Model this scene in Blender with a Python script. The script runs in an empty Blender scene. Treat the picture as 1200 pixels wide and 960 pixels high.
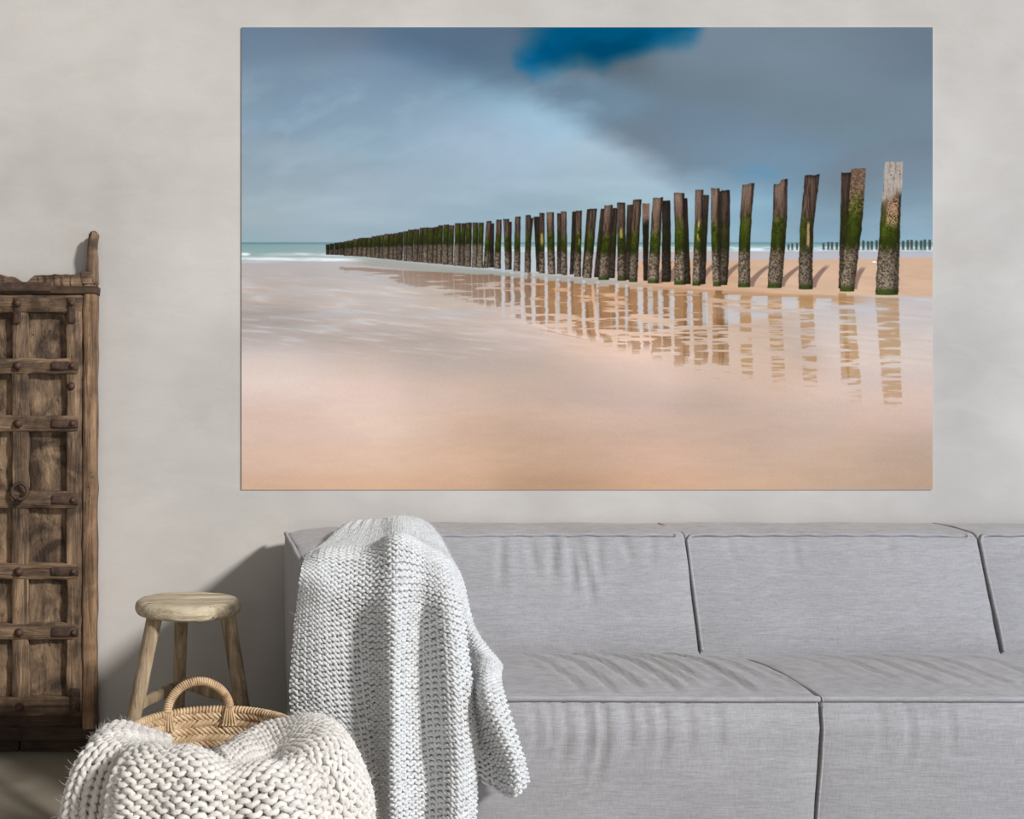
import bpy, math, random
import numpy as np
from mathutils import Vector

rng = np.random.default_rng(7)
random.seed(7)
scene = bpy.context.scene
COL = scene.collection

# ------------------------------------------------------------------ camera
F, CX, CY, H = 1300.0, 275.0, 480.0, 1.15          # focal length and axis in px of the 1200x960 frame, eye height
cd = bpy.data.cameras.new('camera')
cd.sensor_fit = 'HORIZONTAL'; cd.sensor_width = 36.0
cd.lens = F / 1200.0 * 36.0
cd.shift_x = (600.0 - CX) / 1200.0
cd.shift_y = 0.0
cam = bpy.data.objects.new('camera', cd)
cam.location = (0, 0, H); cam.rotation_euler = (math.pi / 2, 0, 0)
COL.objects.link(cam); scene.camera = cam

# ------------------------------------------------------------------ light
w = bpy.data.worlds.new('world'); scene.world = w; w.use_nodes = True
w.node_tree.nodes['Background'].inputs[0].default_value = (1.0, 0.975, 0.94, 1)
w.node_tree.nodes['Background'].inputs[1].default_value = 0.18

def look(o, d):
    o.rotation_euler = Vector(d).to_track_quat('-Z', 'Y').to_euler()

def area(name, loc, d, sx, sy, e, c):
    al = bpy.data.lights.new(name, 'AREA'); al.shape = 'RECTANGLE'; al.size = sx; al.size_y = sy; al.energy = e; al.color = c
    ao = bpy.data.objects.new(name, al); ao.location = loc; look(ao, d); COL.objects.link(ao)

sl = bpy.data.lights.new('sun', 'SUN'); sl.energy = 3.25; sl.angle = math.radians(6.0); sl.color = (1.0, 0.99, 0.975)
so = bpy.data.objects.new('sun', sl); so.location = (4, -0.3, 3.3); look(so, (-1.0, 1.0, -0.77)); COL.objects.link(so)
area('front_fill_light', (0.6, -2.4, 1.3), (0, 1, 0), 5.0, 2.4, 62, (1.0, 0.985, 0.96))  # fill lamp added behind the camera to light the wall evenly
area('side_window_light', (4.6, 0.9, 1.0), (-1.0, 0.62, -0.15), 1.6, 1.4, 34, (0.36, 0.62, 1.0))

vs = scene.view_settings
scene.display_settings.display_device = 'sRGB'
vs.view_transform = 'Standard'; vs.look = 'None'; vs.exposure = 0.0; vs.gamma = 1.0; vs.use_curve_mapping = False

# ------------------------------------------------------------------ numeric helpers
def P(px, py, d):
    return np.array([(px - CX) / F * d, d, H - (py - CY) / F * d])

def s2l(c):
    c = np.asarray(c, float)
    return np.where(c <= 0.04045, c / 12.92, ((c + 0.055) / 1.055) ** 2.4)

def lin(r, g, b):
    return tuple(s2l(np.array([r, g, b]) / 255.0)) + (1.0,)

def vnoise(x, y, seed=0):
    """smooth 2-D value noise in -1..1 at float arrays x, y"""
    r = np.random.default_rng(1000 + int(seed) % 100000)
    T = r.uniform(-1, 1, (256, 256))
    xi = np.floor(x).astype(int); yi = np.floor(y).astype(int)
    fx = x - xi; fy = y - yi
    fx = fx * fx * (3 - 2 * fx); fy = fy * fy * (3 - 2 * fy)
    a = T[xi % 256, yi % 256]; b = T[(xi + 1) % 256, yi % 256]
    c = T[xi % 256, (yi + 1) % 256]; d = T[(xi + 1) % 256, (yi + 1) % 256]
    return (a * (1 - fx) + b * fx) * (1 - fy) + (c * (1 - fx) + d * fx) * fy

def fbm(x, y, seed=0, o=4):
    s = 0; a = 1.0; t = 0
    for k in range(o):
        s = s + a * vnoise(x * 2 ** k + 17.3 * k, y * 2 ** k + 5.1 * k, seed + k); t += a; a *= 0.5
    return s / t

def sstep(a, b, x):
    t = np.clip((x - a) / (b - a), 0, 1)
    return t * t * (3 - 2 * t)

def spline(xs, Y, xq):
    """natural cubic spline through (xs, Y[k, ...]) at xq"""
    xs = np.asarray(xs, float); Y = np.asarray(Y, float); n = len(xs)
    sh = Y.shape[1:]; Yf = Y.reshape(n, -1)
    h = np.diff(xs); A = np.eye(n); B = np.zeros_like(Yf)
    for i in range(1, n - 1):
        A[i, i - 1] = h[i - 1]; A[i, i] = 2 * (h[i - 1] + h[i]); A[i, i + 1] = h[i]
        B[i] = 6 * ((Yf[i + 1] - Yf[i]) / h[i] - (Yf[i] - Yf[i - 1]) / h[i - 1])
    M = np.linalg.solve(A, B)
    xq = np.asarray(xq, float)
    k = np.clip(np.searchsorted(xs, xq) - 1, 0, n - 2)
    a = (xs[k + 1] - xq)[:, None]; b = (xq - xs[k])[:, None]; hh = h[k][:, None]
    r = (M[k] * a ** 3 + M[k + 1] * b ** 3) / (6 * hh) + (Yf[k] / hh - M[k] * hh / 6) * a + (Yf[k + 1] / hh - M[k + 1] * hh / 6) * b
    return r.reshape((len(xq),) + sh)

# ------------------------------------------------------------------ object helpers
def mesh_np(name, V, quads, smooth=True):
    me = bpy.data.meshes.new(name)
    V = np.ascontiguousarray(V, dtype=np.float32).reshape(-1, 3)
    me.vertices.add(len(V)); me.vertices.foreach_set('co', V.ravel())
    if isinstance(quads, np.ndarray):
        n, k = quads.shape
        me.loops.add(n * k); me.loops.foreach_set('vertex_index', quads.astype(np.int32).ravel())
        me.polygons.add(n); me.polygons.foreach_set('loop_start', np.arange(0, n * k, k, dtype=np.int32))
    else:
        tot = sum(len(f) for f in quads)
        me.loops.add(tot); me.loops.foreach_set('vertex_index', np.concatenate([np.asarray(f, np.int32) for f in quads]))
        st = np.cumsum([0] + [len(f) for f in quads[:-1]]).astype(np.int32)
        me.polygons.add(len(quads)); me.polygons.foreach_set('loop_start', st)
    me.polygons.foreach_set('use_smooth', np.full(len(me.polygons), bool(smooth)))
    me.update(calc_edges=True); me.validate()
    return me

def thing(name, label, cat, loc, group=None):
    o = bpy.data.objects.new(name, None); o.empty_display_size = 0.05
    o.location = loc; o['label'] = label; o['category'] = cat
    if group: o['group'] = group
    COL.objects.link(o); return o

def part(name, me, mat, parent, label=None, kind=None, loc=(0, 0, 0), rot=None):
    o = bpy.data.objects.new(name, me); COL.objects.link(o)
    if mat and not me.materials: me.materials.append(mat)
    o.parent = parent; o.location = loc
    if rot: o.rotation_euler = rot
    if label: o['label'] = label
    if kind: o['kind'] = kind
    return o

class MB:
    """collects pieces into ONE mesh"""
    def __init__(s): s.V = []; s.Q = []; s.n = 0
    def add(s, V, Q):
        V = np.asarray(V, float).reshape(-1, 3); s.V.append(V)
        for f in Q: s.Q.append([int(i) + s.n for i in f])
        s.n += len(V)
    def grid(s, G, cu=False, cv=False, flip=False):
        n, m = G.shape[:2]
        V, Q = grid_quads(n, m, cu, cv, flip)
        s.add(G.reshape(-1, 3), Q)
    def mesh(s, name, off=(0, 0, 0), smooth=True):
        V = np.concatenate(s.V) - np.asarray(off)
        if all(len(q) == 4 for q in s.Q): return mesh_np(name, V, np.array(s.Q), smooth)
        return mesh_np(name, V, s.Q, smooth)

def grid_quads(n, m, cu=False, cv=False, flip=False):
    i = np.arange(n if cu else n - 1); j = np.arange(m if cv else m - 1)
    I, J = np.meshgrid(i, j, indexing='ij'); I2 = (I + 1) % n; J2 = (J + 1) % m
    Q = np.stack([I * m + J, I2 * m + J, I2 * m + J2, I * m + J2], -1).reshape(-1, 4)
    if flip: Q = Q[:, ::-1]
    return None, Q

def tubes(pts, rad, sides=6, caps=False, closed=False):
    """pts (R, N, 3): R tubes of N points, parallel-transport frames -> verts, quads"""
    pts = np.asarray(pts, float)
    if pts.ndim == 2: pts = pts[None]
    R, N = pts.shape[:2]
    T = np.empty_like(pts)
    if closed:
        T[:] = np.roll(pts, -1, 1) - np.roll(pts, 1, 1)
    else:
        T[:, 1:-1] = pts[:, 2:] - pts[:, :-2]; T[:, 0] = pts[:, 1] - pts[:, 0]; T[:, -1] = pts[:, -1] - pts[:, -2]
    T /= np.linalg.norm(T, axis=2, keepdims=True) + 1e-12
    n = np.cross(T[:, 0], np.array([0.31, 0.22, 0.93])); bad = np.linalg.norm(n, axis=1) < .1
    n[bad] = np.cross(T[bad, 0], np.array([1.0, 0, 0]))
    n /= np.linalg.norm(n, axis=1, keepdims=True)
    Ns = np.empty_like(pts)
    for i in range(N):
        n = n - (n * T[:, i]).sum(1, keepdims=True) * T[:, i]
        n /= np.linalg.norm(n, axis=1, keepdims=True) + 1e-12
        Ns[:, i] = n
    B = np.cross(T, Ns)
    rad = np.broadcast_to(np.asarray(rad, float), (R, N))
    a = np.arange(sides) / sides * 2 * np.pi
    V = pts[:, :, None] + rad[:, :, None, None] * (np.cos(a)[None, None, :, None] * Ns[:, :, None] + np.sin(a)[None, None, :, None] * B[:, :, None])
    _, Q = grid_quads(N, sides, closed, True)
    Q = (Q[None] + (np.arange(R) * N * sides)[:, None, None]).reshape(-1, 4)
    V = V.reshape(-1, 3)
    if caps and not closed:
        Q = [list(q) for q in Q]
        for r in range(R):
            b = r * N * sides
            Q.append([b + k for k in range(sides)][::-1]); Q.append([b + (N - 1) * sides + k for k in range(sides)])
    return V, Q

def fix_normals(me):
    import bmesh
    bm = bmesh.new(); bm.from_mesh(me); bmesh.ops.recalc_face_normals(bm, faces=bm.faces); bm.to_mesh(me); bm.free()
    return me

def plank(x0, x1, y0, y1, z0, z1, axis='z', amp=.002, bev=.004, seed=0, warp=0.0, step=.02, taper=0.0):
    """weathered timber: a rounded rectangular section swept along its grain, edges worn by noise"""
    lo = {'x': (x0, x1), 'z': (z0, z1)}[axis]; a0, a1 = {'x': (z0, z1), 'z': (x0, x1)}[axis]
    sec = []                                                   # section in (a, y)
    nA = max(3, int((a1 - a0) / .02)); nY = 2
    def side(p, q, n): return [np.array(p) + (np.array(q) - np.array(p)) * t for t in np.linspace(0, 1, n + 1)]
    b = bev
    sec += side((a0 + b, y0), (a1 - b, y0), nA) + side((a1, y0 + b), (a1, y1 - b), nY)
    sec += side((a1 - b, y1), (a0 + b, y1), 1) + side((a0, y1 - b), (a0, y0 + b), nY)
    sec = np.array(sec); m = len(sec)
    L = lo[1] - lo[0]; n = max(4, int(L / step) + 1)
    t = np.concatenate([[0], np.linspace(bev, L - bev, n), [L]])
    G = np.zeros((len(t), m, 3)); ca = (a0 + a1) / 2; cy = (y0 + y1) / 2
    for i, tt in enumerate(t):
        sh = 1.0 if 0 < i < len(t) - 1 else 1 - 2 * bev / max(a1 - a0, y1 - y0)
        f = 1 - taper * tt / L
        a = ca + (sec[:, 0] - ca) * sh * f; y = cy + (sec[:, 1] - cy) * sh
        ph = np.arange(m) * 0.6
        a = a + amp * vnoise(np.full(m, tt * 22.0), ph, seed) + warp * math.sin(tt / L * math.pi * 1.6 + seed)
        y = y + amp * vnoise(np.full(m, tt * 22.0), ph + 40, seed + 3)
        l = lo[0] + tt + amp * .8 * vnoise(ph, np.full(m, seed * 1.7), seed + 5) * (1 if i in (0, 1, len(t) - 1, len(t) - 2) else 0)
        G[i, :, 1] = y
        if axis == 'z': G[i, :, 0] = a; G[i, :, 2] = l
        else: G[i, :, 2] = a; G[i, :, 0] = l
    mb = MB(); _, Q = grid_quads(len(t), m, False, True); Q = [list(q) for q in Q]
    Q.append(list(range(m))[::-1]); Q.append([(len(t) - 1) * m + k for k in range(m)])
    mb.add(G.reshape(-1, 3), Q)
    return mb

# ------------------------------------------------------------------ materials
def new_mat(name):
    m = bpy.data.materials.new(name); m.use_nodes = True
    nt = m.node_tree; return m, nt, nt.nodes['Principled BSDF']

def nd(nt, typ, **kw):
    n = nt.nodes.new(typ)
    for k, v in kw.items(): setattr(n, k, v)
    return n

def coords(nt, scale=(1, 1, 1), rot=(0, 0, 0)):
    tc = nd(nt, 'ShaderNodeTexCoord'); mp = nd(nt, 'ShaderNodeMapping')
    mp.inputs['Scale'].default_value = scale; mp.inputs['Rotation'].default_value = rot
    nt.links.new(tc.outputs['Object'], mp.inputs['Vector']); return mp.outputs['Vector']

def noise(nt, vec, scale, detail=4, rough=.55, dist=0.0):
    n = nd(nt, 'ShaderNodeTexNoise'); n.inputs['Scale'].default_value = scale; n.inputs['Detail'].default_value = detail
    n.inputs['Roughness'].default_value = rough; n.inputs['Distortion'].default_value = dist
    nt.links.new(vec, n.inputs['Vector']); return n.outputs['Fac']

def ramp(nt, fac, stops):
    r = nd(nt, 'ShaderNodeValToRGB'); e = r.color_ramp.elements
    while len(e) < len(stops): e.new(0.5)
    for k, (p, c) in enumerate(stops):
        e[k].position = p; e[k].color = c if len(c) == 4 else tuple(c) + (1,)
    nt.links.new(fac, r.inputs[0]); return r.outputs[0]

def mixc(nt, fac, a, b, mode='MIX'):
    m = nd(nt, 'ShaderNodeMix', data_type='RGBA', blend_type=mode)
    for s, v in ((0, fac), (6, a), (7, b)):
        if isinstance(v, (int, float)): m.inputs[s].default_value = v
        elif isinstance(v, tuple): m.inputs[s].default_value = v
        else: nt.links.new(v, m.inputs[s])
    return m.outputs[2]

def mth(nt, op, a, b=None):
    m = nd(nt, 'ShaderNodeMath', operation=op)
    for s, v in ((0, a), (1, b)):
        if v is None: continue
        if isinstance(v, (int, float)): m.inputs[s].default_value = v
        else: nt.links.new(v, m.inputs[s])
    return m.outputs[0]

def bump(nt, bsdf, h, strength=.3, dist=.01):
    b = nd(nt, 'ShaderNodeBump'); b.inputs['Strength'].default_value = strength; b.inputs['Distance'].default_value = dist
    nt.links.new(h, b.inputs['Height']); nt.links.new(b.outputs['Normal'], bsdf.inputs['Normal'])

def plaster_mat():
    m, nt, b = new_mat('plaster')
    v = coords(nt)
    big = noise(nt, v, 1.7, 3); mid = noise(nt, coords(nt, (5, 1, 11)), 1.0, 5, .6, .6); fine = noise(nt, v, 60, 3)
    c = ramp(nt, big, [(.32, lin(186, 181, 176)), (.68, lin(205, 200, 194))])  # broad mottling in the colour stands in for soft shadows on the wall
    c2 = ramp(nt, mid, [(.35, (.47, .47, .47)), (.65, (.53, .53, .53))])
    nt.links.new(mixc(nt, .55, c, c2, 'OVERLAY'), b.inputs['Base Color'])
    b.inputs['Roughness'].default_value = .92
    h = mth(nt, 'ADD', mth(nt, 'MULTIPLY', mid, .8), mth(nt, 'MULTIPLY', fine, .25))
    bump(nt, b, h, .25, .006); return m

def concrete_mat():
    m, nt, b = new_mat('dark_concrete')
    v = coords(nt)
    c = ramp(nt, noise(nt, v, 2.2, 6, .6), [(.3, lin(122, 114, 100)), (.7, lin(152, 143, 127))])
    nt.links.new(c, b.inputs['Base Color']); b.inputs['Roughness'].default_value = .65
    bump(nt, b, noise(nt, v, 40, 4), .15, .003); return m

def wood_mat(name, dark, mid, light, grain='z', rough=.85, wear=.5, scale=1.0, stretch=None):
    m, nt, b = new_mat(name)
    s = {'z': (38, 38, 3.0), 'x': (3.0, 38, 38)}[grain]
    if stretch: s = stretch
    s = tuple(k * scale for k in s)
    g = noise(nt, coords(nt, s), 1.0, 6, .65, .8)
    blot = noise(nt, coords(nt), 9 * scale, 4, .6, .5)
    fine = noise(nt, coords(nt, tuple(k * 4 for k in s)), 1.0, 4, .6)
    c = ramp(nt, g, [(.28, dark), (.5, mid), (.72, light)])
    stain = ramp(nt, blot, [(.38, (.20, .17, .15)), (.54, (1, 1, 1))])
    c = mixc(nt, wear, c, stain, 'MULTIPLY')
    # worm holes and splits
    vo = nd(nt, 'ShaderNodeTexVoronoi'); vo.inputs['Scale'].default_value = 55 * scale
    nt.links.new(coords(nt), vo.inputs['Vector'])
    hole = mth(nt, 'MULTIPLY', mth(nt, 'LESS_THAN', vo.outputs['Distance'], .13), mth(nt, 'GREATER_THAN', noise(nt, coords(nt), 6, 2), .6))
    split = mth(nt, 'LESS_THAN', fine, .34)
    c = mixc(nt, mth(nt, 'MULTIPLY', hole, .85), c, (.01, .007, .005, 1))
    c = mixc(nt, mth(nt, 'MULTIPLY', split, .55), c, tuple(x * .4 for x in dark[:3]) + (1,))
    nt.links.new(c, b.inputs['Base Color']); b.inputs['Roughness'].default_value = rough
    h = mth(nt, 'ADD', g, mth(nt, 'MULTIPLY', fine, .6)); h = mth(nt, 'SUBTRACT', h, mth(nt, 'MULTIPLY', hole, .5))
    bump(nt, b, h, 1.0, .008); return m

def iron_mat():
    m, nt, b = new_mat('rusty_iron')
    c = ramp(nt, noise(nt, coords(nt), 45, 5, .6), [(.3, lin(46, 36, 31)), (.55, lin(82, 60, 48)), (.75, lin(104, 74, 56))])
    nt.links.new(c, b.inputs['Base Color']); b.inputs['Roughness'].default_value = .7; b.inputs['Metallic'].default_value = .25
    bump(nt, b, noise(nt, coords(nt), 120, 4), .4, .002); return m

def linen_mat():
    m, nt, b = new_mat('grey_linen')
    hor = noise(nt, coords(nt, (26, 26, 330)), 1.0, 3, .65); ver = noise(nt, coords(nt, (330, 330, 26)), 1.0, 3, .65)
    dep = noise(nt, coords(nt, (260, 260, 260)), 1.0, 2)
    slub = noise(nt, coords(nt, (4, 4, 70)), 1.0, 3, .7)
    big = noise(nt, coords(nt), 2.5, 3)
    c = ramp(nt, big, [(.3, lin(157, 155, 157)), (.7, lin(167, 165, 168))])
    th = mth(nt, 'ADD', mth(nt, 'MULTIPLY', hor, .6), mth(nt, 'MULTIPLY', ver, .4))
    c2 = ramp(nt, th, [(.38, (.36, .36, .36)), (.62, (.60, .60, .60))])
    c = mixc(nt, .6, c, c2, 'OVERLAY')
    c3 = ramp(nt, slub, [(.35, (.46, .46, .46)), (.68, (.53, .53, .53))])
    c = mixc(nt, .6, c, c3, 'OVERLAY')
    nt.links.new(c, b.inputs['Base Color']); b.inputs['Roughness'].default_value = .95
    b.inputs['Sheen Weight'].default_value = .15
    bump(nt, b, mth(nt, 'ADD', th, mth(nt, 'MULTIPLY', dep, .3)), .3, .002); return m

def wool_mat(name, a, c_):
    m, nt, b = new_mat(name)
    c = ramp(nt, noise(nt, coords(nt), 35, 4), [(.3, a), (.7, c_)])
    nt.links.new(c, b.inputs['Base Color']); b.inputs['Roughness'].default_value = 1.0
    b.inputs['Sheen Weight'].default_value = .35; b.inputs['Sheen Roughness'].default_value = .6
    bump(nt, b, noise(nt, coords(nt), 420, 3), .5, .002); return m

def straw_mat():
    m, nt, b = new_mat('straw')
    g = noise(nt, coords(nt), 30, 4); f = noise(nt, coords(nt), 160, 3)
    c = ramp(nt, g, [(.3, lin(158, 126, 92)), (.5, lin(202, 172, 134)), (.72, lin(226, 202, 168))])
    nt.links.new(mixc(nt, .35, c, ramp(nt, f, [(.3, (.3, .3, .3)), (.7, (.65, .65, .65))]), 'OVERLAY'), b.inputs['Base Color'])
    b.inputs['Roughness'].default_value = .7; bump(nt, b, f, .3, .002); return m

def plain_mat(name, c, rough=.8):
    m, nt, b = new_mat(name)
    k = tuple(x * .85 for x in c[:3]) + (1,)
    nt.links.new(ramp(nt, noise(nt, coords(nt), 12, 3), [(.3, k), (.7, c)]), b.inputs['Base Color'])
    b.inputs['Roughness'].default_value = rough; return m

def print_mat():
    m, nt, b = new_mat('photo_print')
    a = nd(nt, 'ShaderNodeVertexColor'); a.layer_name = 'print'
    nt.links.new(a.outputs['Color'], b.inputs['Base Color']); b.inputs['Roughness'].default_value = .8
    b.inputs['Specular IOR Level'].default_value = 0.0; return m

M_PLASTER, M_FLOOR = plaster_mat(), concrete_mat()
M_WZ = wood_mat('old_teak_upright', lin(44, 34, 27), lin(124, 100, 78), lin(178, 148, 118), 'z', wear=.7)
M_WX = wood_mat('old_teak_level', lin(42, 32, 25), lin(116, 92, 71), lin(168, 138, 108), 'x', wear=.7)
M_PANEL = wood_mat('old_teak_panel', lin(54, 42, 33), lin(124, 101, 79), lin(168, 140, 111), 'z', wear=1.0, scale=.8, stretch=(26, 26, 8))
M_POST = wood_mat('old_teak_post', lin(64, 48, 35), lin(138, 108, 81), lin(176, 143, 110), 'z', wear=.45)
M_DARKWOOD = wood_mat('old_teak_dark', lin(36, 27, 20), lin(70, 52, 38), lin(98, 74, 55), 'x')
M_IRON = iron_mat()
M_STOOL = wood_mat('bleached_elm', lin(140, 122, 98), lin(212, 196, 168), lin(232, 218, 194), 'x', wear=.25, scale=.7)
M_LEG = wood_mat('bleached_elm_leg', lin(108, 90, 70), lin(170, 148, 120), lin(198, 178, 150), 'z', wear=.3)
M_LINEN = linen_mat()
M_CREAM = wool_mat('cream_wool', lin(214, 208, 201), lin(232, 227, 221))
M_GREY = wool_mat('pale_grey_wool', lin(204, 205, 206), lin(222, 223, 224))
M_STRAW = straw_mat()
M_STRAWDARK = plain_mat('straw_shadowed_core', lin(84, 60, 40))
M_PRINT = print_mat()
M_EDGE = plain_mat('print_edge', lin(226, 224, 220))
M_PLASTIC = plain_mat('black_glide', lin(30, 28, 27), .6)

# ------------------------------------------------------------------ setting
WALL = 3.8
def slab(name, x0, x1, y0, y1, z0, z1, mat):
    V = np.array([[x, y, z] for x in (x0, x1) for y in (y0, y1) for z in (z0, z1)], float)
    Q = np.array([[0, 1, 3, 2], [4, 6, 7, 5], [0, 4, 5, 1], [2, 3, 7, 6], [0, 2, 6, 4], [1, 5, 7, 3]])
    o = bpy.data.objects.new(name, mesh_np(name, V, Q, False)); o.data.materials.append(mat)
    o['kind'] = 'structure'; COL.objects.link(o); return o
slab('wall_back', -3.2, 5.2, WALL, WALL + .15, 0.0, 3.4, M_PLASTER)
slab('floor', -3.2, 5.2, -2.5, WALL + .15, -.1, 0.0, M_FLOOR)

# ------------------------------------------------------------------ sofa
SX0, SX1, SX2, SX3 = 0.2135, 1.41, 2.325, 3.30      # seams between the three modules
sofa = thing('sofa', 'long light grey linen sofa with piped seams along the plaster wall', 'sofa', (1.75, 3.2, 0))
SO = np.array(sofa.location)

def dense(pts, step=.012):
    pts = np.asarray(pts, float); out = []; tag = []
    for k in range(len(pts) - 1):
        n = max(1, int(np.linalg.norm(pts[k + 1] - pts[k]) / step))
        for t in np.arange(n) / n: out.append(pts[k] + (pts[k + 1] - pts[k]) * t)
    out.append(pts[-1]); return np.array(out)

def smooth_profile(keys, n):
    """rounded profile through (y, z) keys, sampled at n points by length"""
    k = np.asarray(keys, float); t = np.concatenate([[0], np.cumsum(np.linalg.norm(np.diff(k, axis=0), axis=1))])
    return spline(t, k, np.linspace(0, t[-1], n)), t

def loft(prof, x0, x1, rr, disp=None, xshift=None, step=.012, cap=True):
    """profile (n,2) in (y,z), closed by its ends, swept along x with rounded ends -> MB with caps"""
    n = len(prof); d = np.gradient(prof, axis=0); d /= np.linalg.norm(d, axis=1, keepdims=True) + 1e-9
    nor = np.stack([-d[:, 1], d[:, 0]], 1)
    L = x1 - x0; e = rr * (1 - np.cos(np.linspace(0, math.pi / 2, 6)))
    xs = np.concatenate([x0 + e, np.linspace(x0 + rr, x1 - rr, int(L / step))[1:-1], x1 - e[::-1]])
    G = np.zeros((len(xs), n, 3))
    for i, x in enumerate(xs):
        dx = min(x - x0, x1 - x); ins = 0 if dx >= rr else rr - math.sqrt(max(0, rr * rr - (rr - dx) ** 2))
        p = prof - nor * ins
        G[i, :, 0] = x; G[i, :, 1:] = p
    if disp is not None:
        D = disp(G[:, :, 0], G[:, :, 1], G[:, :, 2], np.linspace(0, 1, n)[None, :] * np.ones((len(xs), 1)))
        G[:, :, 1] += D * nor[None, :, 0]; G[:, :, 2] += D * nor[None, :, 1]
    if xshift is not None: G[:, :, 0] += xshift(G[:, :, 0], G[:, :, 1], G[:, :, 2])
    mb = MB(); _, Q = grid_quads(len(xs), n, False, True); Q = [list(q) for q in Q]
    Q.append(list(range(n))); Q.append([(len(xs) - 1) * n + k for k in range(n)][::-1])
    mb.add(G.reshape(-1, 3), Q); return mb, G

def crease(s, c, w):                                   # pinched valley with a soft roll beside it
    q = (s - c) / w
    return -np.exp(-q * q) + .55 * np.exp(-((q - 2.2) / 1.5) ** 2) + .35 * np.exp(-((q + 2.4) / 1.6) ** 2)

def back_module(x0, x1, seed, left_end=False, folds=()):
    A = dense([(3.30, .06), (3.32, .30), (3.362, .405), (3.388, .49), (3.432, .62), (3.470, .742)], .012)
    B = dense([(3.482, .757), (3.50, .764), (3.60, .772), (3.70, .772), (3.722, .764)], .02)
    Cc = dense([(3.735, .74), (3.745, .4), (3.745, .06)], .06)
    prof = np.concatenate([A, B, Cc]); nf = len(A)
    def disp(X, Y, Z, t):
        a = (X - x0) / (x1 - x0); inf = np.arange(X.shape[1])[None, :] < nf
        h = np.clip((Z - .40) / .345, 0, 1)
        puff = .020 * (1 - np.abs(2 * a - 1) ** 5) * np.sin(np.clip(h, 0, 1) * math.pi) ** .6 * inf
        top = (Z > .752)
        roll = .004 * fbm(X * 7, Y * 9, seed, 2) * top
        d = puff + roll + .004 * fbm(X * 3.5, Z * 6, seed + 9, 3) * inf
        for (xc, dep, ln) in folds:
            xx = xc + .012 * np.sin(h * 5 + xc * 40)
            d = d + dep * crease(X, xx, .011) * np.clip((h - (1 - ln)) / .2, 0, 1) * (1 - .4 * sstep(.93, 1, h)) * inf
        return d
    xs = None
    if left_end:
        def xs(X, Y, Z):
            f = np.clip((Y - 3.47) / .25, 0, 1)
            return np.where(X < x0 + .25, -(.052 * f) * (1 - np.clip((X - x0) / .25, 0, 1)), 0)
    mb, G = loft(prof, x0 + .0006, x1 - .0006, .005, disp, xs)
    o = part('backrest', fix_normals(mb.mesh('backrest', SO)), M_LINEN, sofa)
    # welt along the top front seam and down both sides of the front panel
    k = nf
    top = np.array([G[i, k] for i in range(6, len(G) - 6, 2)]); top[:, 1] -= .005; top[:, 2] -= .001
    l = G[5, 30:nf + 1:3].copy(); r = G[-6, 30:nf + 1:3].copy()
    for s in (l, r): s[:, 1] -= .004
    line = np.concatenate([l, top])
    t = np.concatenate([[0], np.cumsum(np.linalg.norm(np.diff(line, axis=0), axis=1))])
    keep = np.concatenate([[True], np.diff(t) > .004]); line = line[keep]; t = t[keep]
    q = np.linspace(0, t[-1], int(t[-1] / .012)); line = np.stack([np.interp(q, t, line[:, c]) for c in range(3)], 1)
    line[:, 2] += .0015 * np.sin(q * 60 + seed); V, Q = tubes(line, .0052, 8, True)
    mb = MB(); mb.add(V, Q); part('piping', mb.mesh('piping', SO), M_LINEN, o)
    if left_end:                                       # second welt: back corner to front corner of the end panel
        a = G[5, nf - 1:nf + len(B)].copy(); a[:, 0] -= .004; a[:, 2] -= .004
        V, Q = tubes(a, .006, 6, True); mb = MB(); mb.add(V, Q); part('piping', mb.mesh('piping', SO), M_LINEN, o)

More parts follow.
